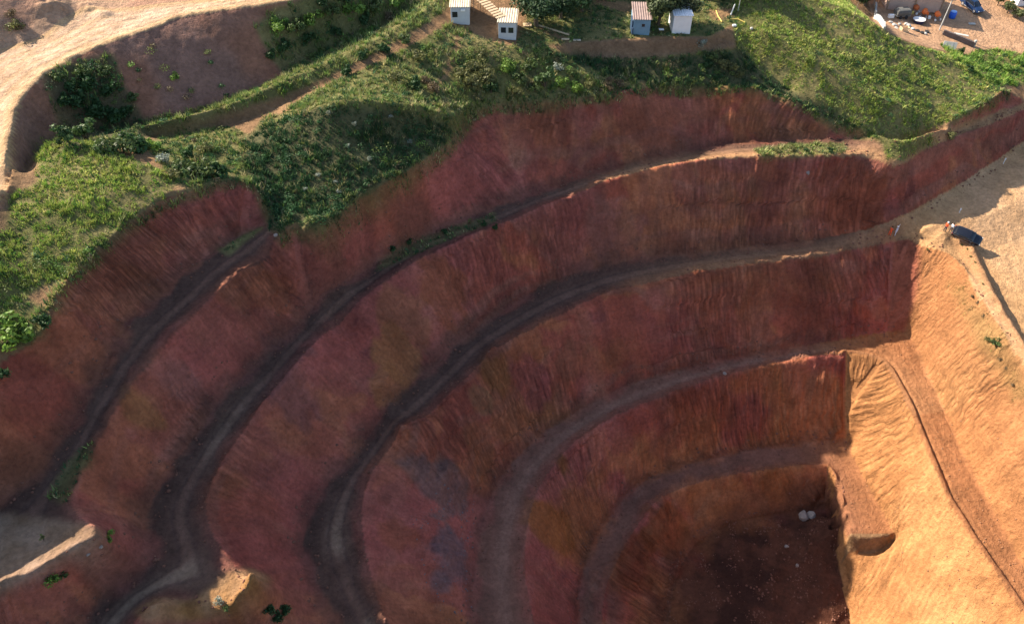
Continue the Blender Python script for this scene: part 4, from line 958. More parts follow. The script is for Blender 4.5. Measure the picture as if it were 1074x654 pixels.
# ------------------------------------------------------------------ built things
class MB:
    """collects boxes, bars, sheets and turned shapes into one mesh"""
    def __init__(s): s.bm = bmesh.new()
    def box(s, c, d, rot=None, bevel=0.):
        r = bmesh.ops.create_cube(s.bm, size=1.0)
        M_ = Matrix.Translation(c) @ (rot.to_4x4() if rot is not None else Matrix.Identity(4)) @ Matrix.Diagonal((d[0], d[1], d[2], 1))
        bmesh.ops.transform(s.bm, matrix=M_, verts=r['verts'])
        if bevel:
            ed = list({e for v in r['verts'] for e in v.link_edges})
            bmesh.ops.bevel(s.bm, geom=ed, offset=bevel, segments=1, affect='EDGES')
        return s
    def bar(s, a, b, r, seg=8, r2=None):
        a, b = Vector(a), Vector(b); d = b - a
        q = d.to_track_quat('Z', 'Y').to_matrix().to_4x4()
        bmesh.ops.create_cone(s.bm, cap_ends=True, segments=seg, radius1=r, radius2=r if r2 is None else r2, depth=d.length, matrix=Matrix.Translation((a + b) / 2) @ q)
        return s
    def turn(s, prof, seg=16, mat=None):
        rings = []
        for (r, z) in prof:
            rings.append([s.bm.verts.new((r * math.cos(2 * math.pi * k / seg), r * math.sin(2 * math.pi * k / seg), z)) for k in range(seg)])
        for a, b in zip(rings[:-1], rings[1:]):
            for k in range(seg): s.bm.faces.new((a[k], a[(k + 1) % seg], b[(k + 1) % seg], b[k]))
        s.bm.faces.new(rings[0][::-1]); s.bm.faces.new(rings[-1])
        if mat is not None: bmesh.ops.transform(s.bm, matrix=mat, verts=[v for r in rings for v in r])
        return s
    def ribbed(s, w, l, pitch, h, M_, th=.03):
        """corrugated sheet, ribs along its length"""
        n = max(4, int(w / pitch) * 4); rows = []
        for y in (-l / 2, l / 2):
            top = [s.bm.verts.new((-w / 2 + w * i / n, y, h * (1 if (i % 4) in (1, 2) else 0))) for i in range(n + 1)]
            bot = [s.bm.verts.new((-w / 2 + w * i / n, y, h * (1 if (i % 4) in (1, 2) else 0) - th)) for i in range(n + 1)]
            rows.append((top, bot))
        (t0, b0), (t1, b1) = rows
        for i in range(n):
            s.bm.faces.new((t0[i], t0[i + 1], t1[i + 1], t1[i])); s.bm.faces.new((b0[i + 1], b0[i], b1[i], b1[i + 1]))
            s.bm.faces.new((b0[i], b0[i + 1], t0[i + 1], t0[i])); s.bm.faces.new((t1[i], t1[i + 1], b1[i + 1], b1[i]))
        for i in (0, n):
            s.bm.faces.new((t0[i], t1[i], b1[i], b0[i]))
        bmesh.ops.transform(s.bm, matrix=M_, verts=[v for r in (t0, b0, t1, b1) for v in r])
        return s
    def build(s, name, mat, parent=None, loc=None, smooth=False):
        bmesh.ops.recalc_face_normals(s.bm, faces=s.bm.faces)
        me = bpy.data.meshes.new(name); s.bm.to_mesh(me); s.bm.free(); me.materials.append(mat)
        if smooth: me.shade_smooth()
        return link(name, me, parent, loc)
def T_(x, y, z): return Matrix.Translation((x, y, z))
def Rz(a): return Matrix.Rotation(a, 3, 'Z')
PM = {
 'cabin': plain_mat("grey_white_panel", (.50, .52, .54), .6, var=.10, scale=1.2), 'blue': plain_mat("blue_grey_panel", (.16, .27, .36), .65, var=.15, scale=1.4),
 'white': plain_mat("white_panel", (.76, .74, .74), .55, var=.08, scale=1.2), 'roof': plain_mat("tan_sheet", (.50, .42, .31), .7, var=.22, scale=1.3), 'roofred': plain_mat("dusty_red_sheet", (.25, .18, .16), .75, var=.3, scale=1.2),
 'pinkroof': plain_mat("salmon_sheet", (.46, .30, .23), .75, var=.12, scale=.6),
 'glass': plain_mat("dark_glass", (.015, .018, .025), .12, spec=.5, var=.05), 'frame': plain_mat("white_frame", (.7, .7, .7), .5), 'wood': plain_mat("pale_timber", (.60, .44, .27), .8, var=.25, scale=6),
 'oldwood': plain_mat("weathered_timber", (.30, .22, .15), .85, var=.3, scale=6), 'steel': plain_mat("grey_steel", (.28, .28, .28), .5, metal=.6), 'dark': plain_mat("dark_rubber", (.025, .025, .027), .8),
 'paint': plain_mat("dark_blue_car_paint", (.012, .014, .022), .22, spec=.6, var=.04), 'chrome': plain_mat("bright_trim", (.65, .65, .66), .25, metal=.9), 'silver': plain_mat("silver_paint", (.45, .45, .47), .35, metal=.5),
 'red': plain_mat("red_cloth", (.75, .10, .03), .85), 'orange': plain_mat("orange_paint", (.75, .17, .04), .5), 'skin': plain_mat("skin", (.36, .19, .12), .6), 'jean': plain_mat("dark_trousers", (.03, .035, .06), .9), 'pale': plain_mat("pale_cloth", (.55, .60, .68), .85),
 'helm': plain_mat("white_plastic", (.80, .80, .78), .4), 'bluepl': plain_mat("blue_plastic", (.02, .12, .62), .4), 'conc': plain_mat("grey_concrete", (.42, .41, .38), .9, var=.2, scale=2, bump=.3), 'stone': plain_mat("dark_wall", (.15, .12, .11), .9, var=.3, scale=2, bump=.3),
 'tarp': plain_mat("dark_grey_tarp", (.10, .10, .095), .8, var=.2), 'lamp': plain_mat("lamp_lens", (.6, .6, .58), .15), 'redlens': plain_mat("red_lens", (.4, .02, .02), .2), 'yellow': plain_mat("yellow_paint", (.62, .45, .12), .6), 'hair': plain_mat("dark_hair", (.02, .015, .012), .8), 'black': plain_mat("black_leather", (.02, .02, .02), .6),
}
def window(parent, x, y, z, w, h, fm=None):
    f = MB()
    for sx in (-1, 1): f.box((x + sx * (w / 2 + .03), y, z), (.06, .07, h + .12))
    for sz in (-1, 1): f.box((x, y, z + sz * (h / 2 + .03)), (w, .07, .06))
    fo = f.build('window', fm or PM['frame'], parent)
    MB().box((x, y + .01, z), (w, .03, h)).build('pane', PM['glass'], fo)
    return fo
def cabin(px, py, w, h, l, rz, label, wall, roof, wins, cat='cabin', name='site_cabin', roof_tilt=0., door=None, unit=False, sink=.05):
    p = hit(px, py)
    c = Matrix.Rotation(rz, 3, 'Z') @ Vector((0, l / 2, 0))
    pts = [p + Matrix.Rotation(rz, 3, 'Z') @ Vector((sx * w / 2, sy, 0)) for sx in (-1, 1) for sy in (0, l)]
    zb = min(float(zat(q.x, q.y)) for q in pts)
    t = thing(name, label, cat, (p.x, p.y, p.z - sink), rz)
    wl = MB().box((0, l / 2, h / 2), (w, l, h), bevel=.02)
    n = int(w / .3)
    for i in range(1, n):
        wl.box((-w / 2 + w * i / n, -.012, h / 2), (.03, .02, h - .1))
    wl.box((0, l / 2, min(0, zb - p.z) / 2 - .1), (w * .92, l * .96, .25 - min(0, zb - p.z)))
    wl.build('wall', wall, t)
    rm = T_(0, l / 2, h + .10 + roof_tilt / 2) @ Matrix.Rotation(math.atan2(roof_tilt, l), 4, 'X')
    MB().ribbed(w + .3, math.hypot(l, roof_tilt) + .35, .32, .06, rm).build('roof', roof, t)
    if roof_tilt:
        g = MB()
        for sx in (-1, 1):
            a = [Vector((sx * (w / 2 - .02), 0.02, h)), Vector((sx * (w / 2 - .02), l - .02, h)), Vector((sx * (w / 2 - .02), l - .02, h + roof_tilt))]
            va = [g.bm.verts.new(q) for q in a] + [g.bm.verts.new(q + Vector((-sx * .06, 0, 0))) for q in a]
            for f_ in ((0, 1, 2), (3, 5, 4), (0, 3, 4, 1), (1, 4, 5, 2), (2, 5, 3, 0)): g.bm.faces.new([va[k] for k in f_])
        g.box((0, l - .05, h + roof_tilt / 2), (w - .1, .06, roof_tilt))
        g.build('gable', wall, t)
    for (x, z, ww, hh) in wins: window(t, x, -.04, z, ww, hh, wall)
    if door:
        d = MB().box((door, -.035, 1.0), (.8, .05, 2.0), bevel=.01).build('door', PM['frame'], t)
        MB().box((door + .3, -.08, 1.0), (.04, .05, .14)).build('handle', PM['steel'], d)
    if unit:
        MB().box((.42, -.16, h - .33), (.62, .3, .28), bevel=.03).build('air_conditioner', PM['helm'], t)
    return t
cabin(483, 26, 2.6, 2.5, 5.0, 0.02, 'pale grey site cabin with one dark window and a tan roof, left of the pair', PM['cabin'], PM['roof'], [(-.72, 1.5, .75, .8)], unit=True)
cabin(532, 42, 2.45, 2.5, 4.2, -.06, 'pale grey site cabin with two dark square windows and ribbed tan roof', PM['cabin'], PM['roof'], [(-.52, 1.45, .72, .8), (.52, 1.45, .72, .8)])
cabin(672, 37, 2.4, 2.3, 4.6, -.05, 'blue grey shed with one tiny window and a dull reddish brown roof', PM['blue'], PM['roofred'], [(.2, 1.5, .45, .45)], cat='shed', name='shed', roof_tilt=.35)
cabin(714, 36, 2.6, 2.7, 3.4, .02, 'white panelled shed under the leafy tree', PM['white'], PM['white'], [], cat='shed', name='shed', roof_tilt=.2)
# things leaning on the left side of the blue shed
p = hit(662, 33)
o = MB().box((0, 0, 1.0), (.25, 1.6, 2.0), bevel=.03).box((.02, -.9, .5), (.2, .5, 1.0), bevel=.03).build('panel_stack', plain_mat("dark_blue_sheet", (.03, .06, .11), .6), None, p)
tag(o, 'dark blue panels leaning against the left side of the blue grey shed', 'panels')
p = hit(664, 27.5); o = MB().box((0, 0, .35), (.35, .35, .7), bevel=.08).build('plastic_can', PM['helm'], None, p); tag(o, 'white plastic can beside the dark blue panels', 'can')
# slatted canopy between the two cabins
A = Vector(unp(499, -6, float(hit(500, 20).z) + 2.7)); B = Vector(unp(526, 19, float(hit(532, 42).z) + 2.55))
cdir = (B - A); cl = cdir.length; cdir.normalize(); side = Vector((cdir.y, -cdir.x, 0)).normalized()
t = thing('slatted_canopy', 'pale slatted timber canopy sloping between the two site cabins', 'canopy', A)
r = MB()
for s_ in (-.65, .65):
    r.bar(side * s_, side * s_ + cdir * cl, .05, 4)
r.build('rail', PM['oldwood'], t)
for i in range(11):
    c = cdir * (cl * (i + .5) / 11) + Vector((0, 0, .07))
    q = Matrix((cdir, side, Vector((0, 0, 1)))).transposed()
    MB().box(c, (cl / 11 * .60, 1.55, .05), q).build('slat', PM['wood'], t)
for k in (.04, .96):
    for s_ in (-.6, .6):
        a = A + cdir * cl * k + side * s_
        MB().bar(cdir * cl * k + side * s_, (a.x - A.x, a.y - A.y, float(zat(a.x, a.y)) - A.z - .1), .05, 6).build('post', PM['oldwood'], t)
# low porch roof right behind the left cabin
p = hit(500, 14)
t = thing('porch', 'flat tan porch roof between left cabin and the slatted canopy', 'porch', p)
MB().ribbed(2.0, 2.2, .3, .05, T_(0, 1.6, 2.35)).build('roof', PM['roof'], t)
for sx in (-.9, .9):
    for sy in (.65, 2.6):
        MB().bar((sx, sy, -.3), (sx, sy, 2.33), .045, 6).build('post', PM['oldwood'], t)
p = hit(553, 27); t = thing('timber_pallet', 'reddish timber pallet lying right of the cabin with two windows', 'pallet', p, .1)
for i in range(5): MB().box((0, -.45 + .22 * i, .15), (1.2, .16, .03)).build('board', PM['wood'], t)
for sx in (-.5, 0, .5): MB().box((sx, 0, .065), (.1, 1.05, .13)).build('bearer', PM['wood'], t)
p = hit(561, 27); o = MB().box((0, 0, .5), (.35, .3, 1.0), bevel=.04).build('gas_bottle_box', PM['oldwood'], None, p); tag(o, 'narrow tan box standing beside the dark tree trunk', 'box')
a = hit(565, 28); b = hit(597, 38)
t = MB(); dv_ = b - a
for s_ in (0, .25): t.bar((0, s_, .12), (dv_.x, dv_.y + s_, dv_.z + .12), .07, 6)
tag(t.build('pipe', PM['wood'], None, a), 'long pale pipe pair lying on the ground right of the cabins', 'pipe')
for q, lab in (((593, 42), 'pale board on the left end of the brown bank'), ((605, 43), 'reddish board on the brown bank, right of the pale board')):
    p = hit(*q); tag(MB().box((0, 0, .08), (1.1, .45, .1), bevel=.01).build('board', PM['wood'] if q[0] < 600 else PM['roof'], None, p), lab, 'board')
p = hit(693, 36); t = thing('work_table', 'small white topped table between the blue grey and the white shed', 'table', p)
MB().box((0, 0, .72), (.7, .5, .06), bevel=.01).build('table_top', PM['helm'], t)
for sx in (-.28, .28):
    for sy in (-.18, .18): MB().bar((sx, sy, -.05), (sx, sy, .69), .025, 6).build('leg', PM['dark'], t)
# poles and fence bits beside the sheds
def pole(px, py, vec, r, mat, label, name='pole', cat='pole'):
    p = hit(px, py)
    return tag(MB().bar((0, 0, -.2), vec, r, 8, r * .8).build(name, mat, None, p), label, cat)
pole(766, 16, (.45, .3, 1.5), .10, PM['helm'], 'short white leaning pole in the grass right of the sheds')
pole(774, 12, (0, 0, 3.6), .06, PM['conc'], 'tall thin pale post right of the short white leaning pole')
pole(895, 20, (0, 0, 2.6), .05, PM['oldwood'], 'thin dark post on the crest of the grassy ridge')
for seg_, lab in ((((751, 12), (753, 18), (757, 24)), 'bent pale hose running down beside the white leaning pole'), (((766, 21), (774, 21), (781, 25)), 'curved pale hose along the lip below the white leaning pole')):
    ps = [hit(*q) for q in seg_]; a = ps[0]
    h_ = MB()
    for u_, v_ in zip(ps[:-1], ps[1:]): h_.bar(u_ - a + Vector((0, 0, .1)), v_ - a + Vector((0, 0, .1)), .09, 6)
    tag(h_.build('hose', PM['yellow'], None, a), lab, 'hose')
p = hit(770, 28); tag(MB().box((0, 0, .15), (.6, .4, .35), bevel=.1).build('sack', PM['helm'], None, p), 'white sack lying at the lip above the dark gully', 'sack')
p = hit(788, 31); tag(MB().box((0, 0, .15), (.4, .4, .35), bevel=.1).build('sack', PM['conc'], None, p), 'grey sack right of the white sack at the lip', 'sack')

# marker posts on the platform
def marker(px, py, h, label):
    p = hit(px, py); t = thing('marker_post', label, 'post', p)
    MB().bar((0, 0, -.1), (0, 0, h), .05, 8).build('post', PM['helm'], t)
    MB().box((0, 0, h + .12), (.22, .06, .3), bevel=.02).build('plate', PM['helm'], t)
marker(1052, 172, .75, 'white marker post in the shade at the foot of the face on the right')
marker(1006, 223, .5, 'short pale marker post on the shadow edge above the parked car')

# ------------------------------------------------------------------ vehicles
def loft(sections):
    """sections: (y, half width low, half width high, z low, z high); rounded box rings joined along y"""
    bm = bmesh.new(); rings = []
    for (y, wl, wh, zl, zh) in sections:
        r = []
        for (u, v) in ((-.86, 0), (-1, .16), (-1.0, .62), (-.93, .93), (-.80, 1), (.80, 1), (.93, .93), (1.0, .62), (1, .16), (.86, 0)):
            w = wl + (wh - wl) * max(0, (v - .62) / .38)
            r.append(bm.verts.new((u * w, y, zl + v * (zh - zl))))
        rings.append(r)
    for a, b in zip(rings[:-1], rings[1:]):
        n = len(a)
        for k in range(n): bm.faces.new((a[k], a[(k + 1) % n], b[(k + 1) % n], b[k]))
    bm.faces.new(rings[0][::-1]); bm.faces.new(rings[-1])
    bmesh.ops.recalc_face_normals(bm, faces=bm.faces)
    return bm
def from_bm(name, bm, mat, parent, smooth=True):
    me = bpy.data.meshes.new(name); bm.to_mesh(me); bm.free(); me.materials.append(mat)
    if smooth:
        me.shade_smooth()
        try: me.set_sharp_from_angle(angle=math.radians(38))
        except Exception: pass
    return link(name, me, parent)
def car(p, rz, label, paint, s=1.0, ground=True):
    t = thing('parked_car', label, 'car', p, rz)
    t.scale = (s, s, s)
    if ground:   # sit on the slope
        f = Matrix.Rotation(rz, 3, 'Z') @ Vector((0, 1.4, 0)); q = Matrix.Rotation(rz, 3, 'Z') @ Vector((.8, 0, 0))
        pitch = math.atan2(float(zat(p.x + f.x, p.y + f.y) - zat(p.x - f.x, p.y - f.y)), 2.8); roll = -math.atan2(float(zat(p.x + q.x, p.y + q.y) - zat(p.x - q.x, p.y - q.y)), 1.6)
        t.rotation_euler = (pitch, roll, rz)
    # body along y, nose at +y
    from_bm('body', loft([(-2.18, .72, .66, .42, .86), (-2.12, .82, .76, .30, .98), (-1.6, .87, .82, .24, 1.02), (-.6, .88, .83, .22, 1.0), (.6, .88, .83, .22, .98), (1.2, .87, .81, .24, .94), (1.85, .82, .72, .28, .82), (2.12, .72, .62, .36, .70), (2.18, .60, .54, .42, .62)]), paint, t)
    gh = from_bm('greenhouse', loft([(-1.98, .70, .62, .96, 1.02), (-1.62, .76, .62, .96, 1.42), (-1.1, .78, .62, .96, 1.50), (-.2, .78, .62, .96, 1.51), (.35, .77, .60, .95, 1.46), (1.02, .74, .62, .92, .97)]), PM['glass'], t)
    from_bm('roof', loft([(-1.72, .55, .50, 1.40, 1.455), (-1.1, .625, .58, 1.47, 1.53), (-.2, .625, .58, 1.48, 1.54), (.32, .60, .55, 1.44, 1.49)]), paint, t)
    for sx in (-1, 1):
        pl = MB()
        for (a, b) in (((sx * .775, 1.0, .95), (sx * .60, .33, 1.47)), ((sx * .785, -.35, .97), (sx * .625, -.35, 1.49)), ((sx * .775, -1.1, .98), (sx * .61, -1.25, 1.48)), ((sx * .73, -1.9, 1.0), (sx * .58, -1.66, 1.42))):
            pl.bar(a, b, .045, 6)
        pl.build('pillar', paint, t)
        MB().box((sx * .845, -.45, 1.0), (.03, 2.7, .035)).build('window_trim', PM['chrome'], t)
        MB().box((sx * .885, 0, .30), (.04, 2.0, .10), bevel=.01).build('side_sill', PM['silver'], t)
        MB().box((sx * .98, .78, 1.02), (.18, .10, .13), bevel=.03).build('mirror', paint, t)
        d = MB().box((sx * .885, .30, .66), (.012, 1.0, .58), bevel=.004).build('door', paint, t)
        MB().box((sx * .90, -.05, .80), (.02, .16, .03)).build('handle', PM['chrome'], d)
        d = MB().box((sx * .885, -.78, .66), (.012, .95, .58), bevel=.004).build('door', paint, t)
        MB().box((sx * .90, -1.12, .80), (.02, .16, .03)).build('handle', PM['chrome'], d)
        MB().box((sx * .60, 2.07, .66), (.26, .12, .12), bevel=.03).build('headlight', PM['lamp'], t)
        MB().box((sx * .66, -2.14, .82), (.18, .08, .22), bevel=.02).build('tail_light', PM['redlens'], t)
        for y in (-1.32, 1.36):
            wm = Matrix.Rotation(math.pi / 2, 4, 'Y'); mt = T_(sx * .80, y, .32) @ wm
            w_ = MB().turn([(.20, -.10), (.29, -.10), (.325, -.07), (.325, .07), (.29, .10), (.20, .10)], 18, mt).build('wheel', PM['dark'], t)
            MB().turn([(.05, -.105), (.20, -.108), (.215, -.09), (.215, .09), (.20, .108), (.05, .105)], 14, mt).build('rim', PM['silver'], w_)
    MB().box((0, 2.17, .50), (1.0, .04, .12), bevel=.01).build('grille', PM['dark'], t)
    MB().box((0, -2.19, .45), (1.3, .08, .16), bevel=.02).build('bumper', PM['tarp'], t)
    return t
pc = hit(1013, 249)
car(pc, math.radians(-36) - math.pi / 2, 'dark blue car parked on the sunlit platform near the people', PM['paint'], .9)
py_ = hit(1018, 9)
car(py_, math.radians(-65) - math.pi / 2, 'dark blue car standing in the shadow of the storage yard building', plain_mat("deep_blue_paint", (.01, .03, .09), .25, spec=.6, var=.03), 1.0)

# ------------------------------------------------------------------ people
def person(px, py, face, shirt, trousers, label, arms, hat=None, vest=None, lean=0.):
    """one continuous body grown from a jointed skeleton, then split by material at cuffs and waist"""
    p = hit(px, py)
    V = []; E_ = []; R_ = []
    def v(co, r): V.append(co); R_.append(r); return len(V) - 1
    def e(a, b): E_.append((a, b))
    pel = v((0, 0, .95), .13); bel = v((0, .0, 1.08), .125); ch = v((0, .01, 1.28), .15); sh = v((0, 0, 1.42), .11); nk = v((0, .01, 1.50), .055)
    hd = v((0, .02, 1.60), .085); tp = v((0, .02, 1.70), .08); ns = v((0, .115, 1.60), .022); ch_ = v((0, .09, 1.545), .035)
    for a, b in ((pel, bel), (bel, ch), (ch, sh), (sh, nk), (nk, hd), (hd, tp), (hd, ns), (nk, ch_)): e(a, b)
    for s in (-1, 1):
        hp = v((s * .10, 0, .90), .095); kn = v((s * .12, .03 * s + .02, .49), .06); an = v((s * .13, .06 * s, .09), .042); to = v((s * .15, .06 * s + .17, .035), .032)
        e(pel, hp); e(hp, kn); e(kn, an); e(an, to)
        sp = v((s * .19, 0, 1.40), .065); el = v(arms[0 if s < 0 else 1][0], .045); wr = v(arms[0 if s < 0 else 1][1], .03)
        e(sh, sp); e(sp, el); e(el, wr)
        d = (Vector(V[wr]) - Vector(V[el])).normalized(); sd = d.cross(Vector((0, 0, 1)))
        sd = sd.normalized() if sd.length > .1 else Vector((0, 1, 0))
        pm_ = v(tuple(Vector(V[wr]) + d * .06), .026); e(wr, pm_)
        for k, (o_, l_) in enumerate(((-.028, .075), (-.009, .088), (.010, .082), (.027, .062))):
            a = v(tuple(Vector(V[pm_]) + d * .035 + sd * o_), .009); b = v(tuple(Vector(V[pm_]) + d * (.035 + l_ * .6) + sd * o_ * 1.2 + Vector((0, .012, -.01))), .008); c = v(tuple(Vector(V[pm_]) + d * (.03 + l_) + sd * o_ * 1.2 + Vector((0, .03, -.015))), .007)
            e(pm_, a); e(a, b); e(b, c)
        th = v(tuple(Vector(V[wr]) + d * .05 - sd * .045), .011); e(wr, th)
    me = bpy.data.meshes.new('body'); me.from_pydata(V, E_, []); ob = bpy.data.objects.new('body', me); COL.objects.link(ob)
    sk = ob.modifiers.new('skin', 'SKIN'); sb = ob.modifiers.new('sub', 'SUBSURF'); sb.levels = 1; sb.render_levels = 1
    for i, r in enumerate(R_): me.skin_vertices[0].data[i].radius = (r, r)
    me.skin_vertices[0].data[0].use_root = True
    dg = bpy.context.evaluated_depsgraph_get(); dg.update()
    m2 = bpy.data.meshes.new_from_object(ob.evaluated_get(dg)); m2.name = 'body'
    bpy.data.objects.remove(ob)
    m2.materials.clear()
    for k in (PM['skin'], shirt, trousers, PM['black']): m2.materials.append(k)
    wl_, wr_ = Vector(arms[0][1]), Vector(arms[1][1])
    for f in m2.polygons:
        c = f.center
        if c.z < .11: f.material_index = 3
        elif c.z < .97 and abs(c.x) < .24: f.material_index = 2
        elif c.z < 1.46 and min((c - wl_).length, (c - wr_).length) > .09 and (c.z > .97 or abs(c.x) > .2) and min((c - wl_ - (wl_ - Vector(arms[0][0])).normalized() * .1).length, (c - wr_ - (wr_ - Vector(arms[1][0])).normalized() * .1).length) > .1: f.material_index = 1
    m2.shade_smooth()
    t = thing('person', label, 'person', (p.x, p.y, p.z), face)
    t.rotation_euler = (lean, 0, face)
    link('body', m2, t)
    for s in (-1, 1):
        MB().turn([(.004, -.012), (.012, 0), (.004, .012)], 8, T_(s * .032, .098, 1.625)).build('eye', PM['black'], t)
    if hat:
        h_ = MB().turn([(.135, 1.665), (.125, 1.68), (.112, 1.73), (.08, 1.775), (.02, 1.79)], 16, T_(0, .02, 0)).box((0, .14, 1.672), (.16, .10, .015)).build('helmet', hat, t, smooth=True)
    else:
        MB().turn([(.088, 1.64), (.098, 1.68), (.085, 1.74), (.045, 1.772), (.01, 1.778)], 14, T_(0, .0, 0)).build('hair', PM['hair'], t, smooth=True)
    return t
DOWN = (((-.25, .0, 1.14), (-.27, .10, .90)), ((.25, .0, 1.14), (.27, .10, .90)))
FORE = (((-.24, .02, 1.15), (-.18, .24, 1.14)), ((.24, .02, 1.15), (.18, .24, 1.14)))
UPR = (((-.25, .0, 1.14), (-.27, .08, .90)), ((.28, .10, 1.24), (.24, .26, 1.42)))
person(932, 248, math.radians(-60), PM['red'], PM['red'], 'person in red work clothes standing at the corner of the pit edge', FORE)
pb = person(938, 248, math.radians(40), PM['pale'], PM['pale'], 'person in pale clothes holding up a long white staff beside the one in red', UPR, hat=PM['helm'])
p = hit(938, 248)
o = MB().bar((0, 0, 0), (.3, .08, 1.25), .03, 8).build('survey_staff', PM['helm'], None, (p.x + .05, p.y + .32, p.z + .55)); tag(o, 'white survey staff tilted to the right, held by the person in pale clothes', 'staff')
person(990, 243, math.radians(-80), PM['red'], PM['jean'], 'person in a red top and white helmet near the nose of the car', DOWN, hat=PM['helm'])
person(996, 244, math.radians(100), PM['pale'], PM['jean'], 'person in a pale top and dark trousers next to the car', FORE)

# ------------------------------------------------------------------ storage yard, upper right
p = Vector(unp(961, 12, 0)); g = hit(957, 13)
yz = float(g.z)
t = thing('storage_hall', 'salmon coloured storage hall along the top edge above the yard', 'hall', (g.x, g.y, yz), -.03)
WH = 9.4
MB().box((0, 3.1, 1.6), (WH, 6.0, 3.4), bevel=.02).build('wall', plain_mat("salmon_wall", (.50, .35, .28), .85, var=.12, scale=.8), t)
MB().ribbed(WH + .5, 7.2, .45, .07, T_(0, 3.0, 3.95) @ Matrix.Rotation(math.radians(10), 4, 'X')).build('roof', PM['pinkroof'], t)
for sx in (-1, 1):
    gb = MB(); a = [Vector((sx * (WH / 2 - .03), .12, 3.28)), Vector((sx * (WH / 2 - .03), 6.08, 3.28)), Vector((sx * (WH / 2 - .03), 6.08, 4.38))]
    va = [gb.bm.verts.new(q) for q in a] + [gb.bm.verts.new(q + Vector((-sx * .1, 0, 0))) for q in a]
    for f_ in ((0, 1, 2), (3, 5, 4), (0, 3, 4, 1), (1, 4, 5, 2), (2, 5, 3, 0)): gb.bm.faces.new([va[k] for k in f_])
    gb.build('gable', PM['pinkroof'], t)
for sx in (-WH / 2 + .15, 0, WH / 2 - .15): MB().box((sx, -.06, 1.6), (.18, .14, 3.3)).build('post', PM['oldwood'], t)

p = hit(906, 3); t = thing('orange_awning', 'orange awning at the top edge left of the storage hall', 'awning', p)
MB().ribbed(3.4, 2.2, .4, .05, T_(0, .4, 2.2) @ Matrix.Rotation(.15, 4, 'X')).build('canopy', PM['orange'], t)
for sx in (-1.5, 1.5):
    for sy in (-.5, 1.2): MB().bar((sx, sy, -.2), (sx, sy, 2.15), .05, 6).build('post', PM['steel'], t)
a = hit(927, 31); b = hit(918, 6)
t = MB(); n = 10
for i in range(n):
    u_ = a.lerp(b, (i + .5) / n); ln = (b - a).length / n
    t.box(Vector((u_.x, u_.y, float(zat(u_.x, u_.y)) + .25)) - a, (.28, ln * .985, .9), Matrix.Rotation(math.atan2(-(b - a).x, (b - a).y) + .05 * math.sin(i), 3, 'Z'), .03)
tag(t.build('concrete_wall', PM['conc'], None, a), 'pale concrete wall running up to the top edge left of the yard', 'wall')
# open machines and junk
def on(px, py, dz=0.): 
    p = hit(px, py); return Vector((p.x, p.y, p.z + dz))
t = thing('covered_trailer', 'dark grey box trailer with a rounded cover in the storage yard', 'trailer', on(945, 18), .12)
from_bm('cover', loft([(-1.2, .75, .7, .55, 1.25), (-1.0, .8, .74, .5, 1.45), (1.0, .8, .74, .5, 1.45), (1.2, .75, .7, .55, 1.25)]), PM['tarp'], t)
[c for c in t.children][0].rotation_euler = (0, 0, math.pi / 2)
MB().box((0, 0, .42), (2.4, 1.4, .10), bevel=.01).build('chassis', PM['steel'], t)
for sx in (-.5, .5):
    for sy in (-.72, .72): MB().turn([(.1, -.08), (.28, -.08), (.28, .08), (.1, .08)], 14, T_(sx, sy, .24) @ Matrix.Rotation(math.pi / 2, 4, 'X')).build('wheel', PM['dark'], t)
MB().bar((-1.2, 0, .4), (-2.0, 0, .35), .05, 6).build('drawbar', PM['steel'], t)
tag(MB().box((0, 0, .3), (.95, .5, .6), bevel=.06).build('plastic_tank', PM['helm'], None, on(934, 19)), 'white plastic tank at the left end of the grey trailer', 'tank')
t = thing('round_tub', 'dark blue round tub with a white rim among the junk', 'tub', on(963, 24), 0)
MB().turn([(.75, 0), (.95, .55), (.88, .55), (.70, .12), (.1, .10)], 20).build('tub', plain_mat("navy_plastic", (.03, .035, .10), .4), t)
MB().turn([(.86, .56), (.99, .56), (.99, .64), (.86, .64)], 20).build('rim', PM['helm'], t)
def mixer(px, py, rz, label, col=None):
    t = thing('concrete_mixer', label, 'mixer', on(px, py), rz, None)
    mt = T_(0, 0, .95) @ Matrix.Rotation(math.radians(-35), 4, 'X')
    MB().turn([(.12, -.5), (.38, -.38), (.46, -.1), (.46, .12), (.26, .5), (.24, .5)], 18, mt).build('drum', col or PM['orange'], t, smooth=True)
    fr = MB()
    for sx in (-.42, .42):
        fr.bar((sx, -.5, .05), (sx * .9, 0, .95), .04, 6); fr.bar((sx, .5, .05), (sx * .9, 0, .95), .04, 6)
    fr.bar((-.42, -.5, .08), (.42, -.5, .08), .04, 6); fr.bar((-.42, .5, .08), (.42, .5, .08), .04, 6)
    fr.build('stand', PM['steel'], t)
    MB().box((.55, 0, .75), (.25, .45, .45), bevel=.03).build('motor_box', col or PM['orange'], t)
    for sy in (-.5,):
        for sx in (-.5, .5): MB().turn([(.06, -.05), (.2, -.05), (.2, .05), (.06, .05)], 12, T_(sx, sy, .18) @ Matrix.Rotation(math.pi / 2, 4, 'Y')).build('wheel', PM['helm'], t)
mixer(981, 21, .3, 'orange mixer with pale wheels at the right end of the junk row')
mixer(968, 18, -.5, 'orange mixer in the middle of the junk row behind the round tub')
mixer(959, 14, .9, 'orange mixer half hidden beside the grey trailer', plain_mat("rusty_orange", (.50, .13, .04), .7, var=.3))
tag(MB().box((0, 0, .25), (.5, .45, .5), bevel=.04).build('jerrycan', PM['yellow'], None, on(956, 15)), 'small yellow can between grey trailer and mixers', 'can')
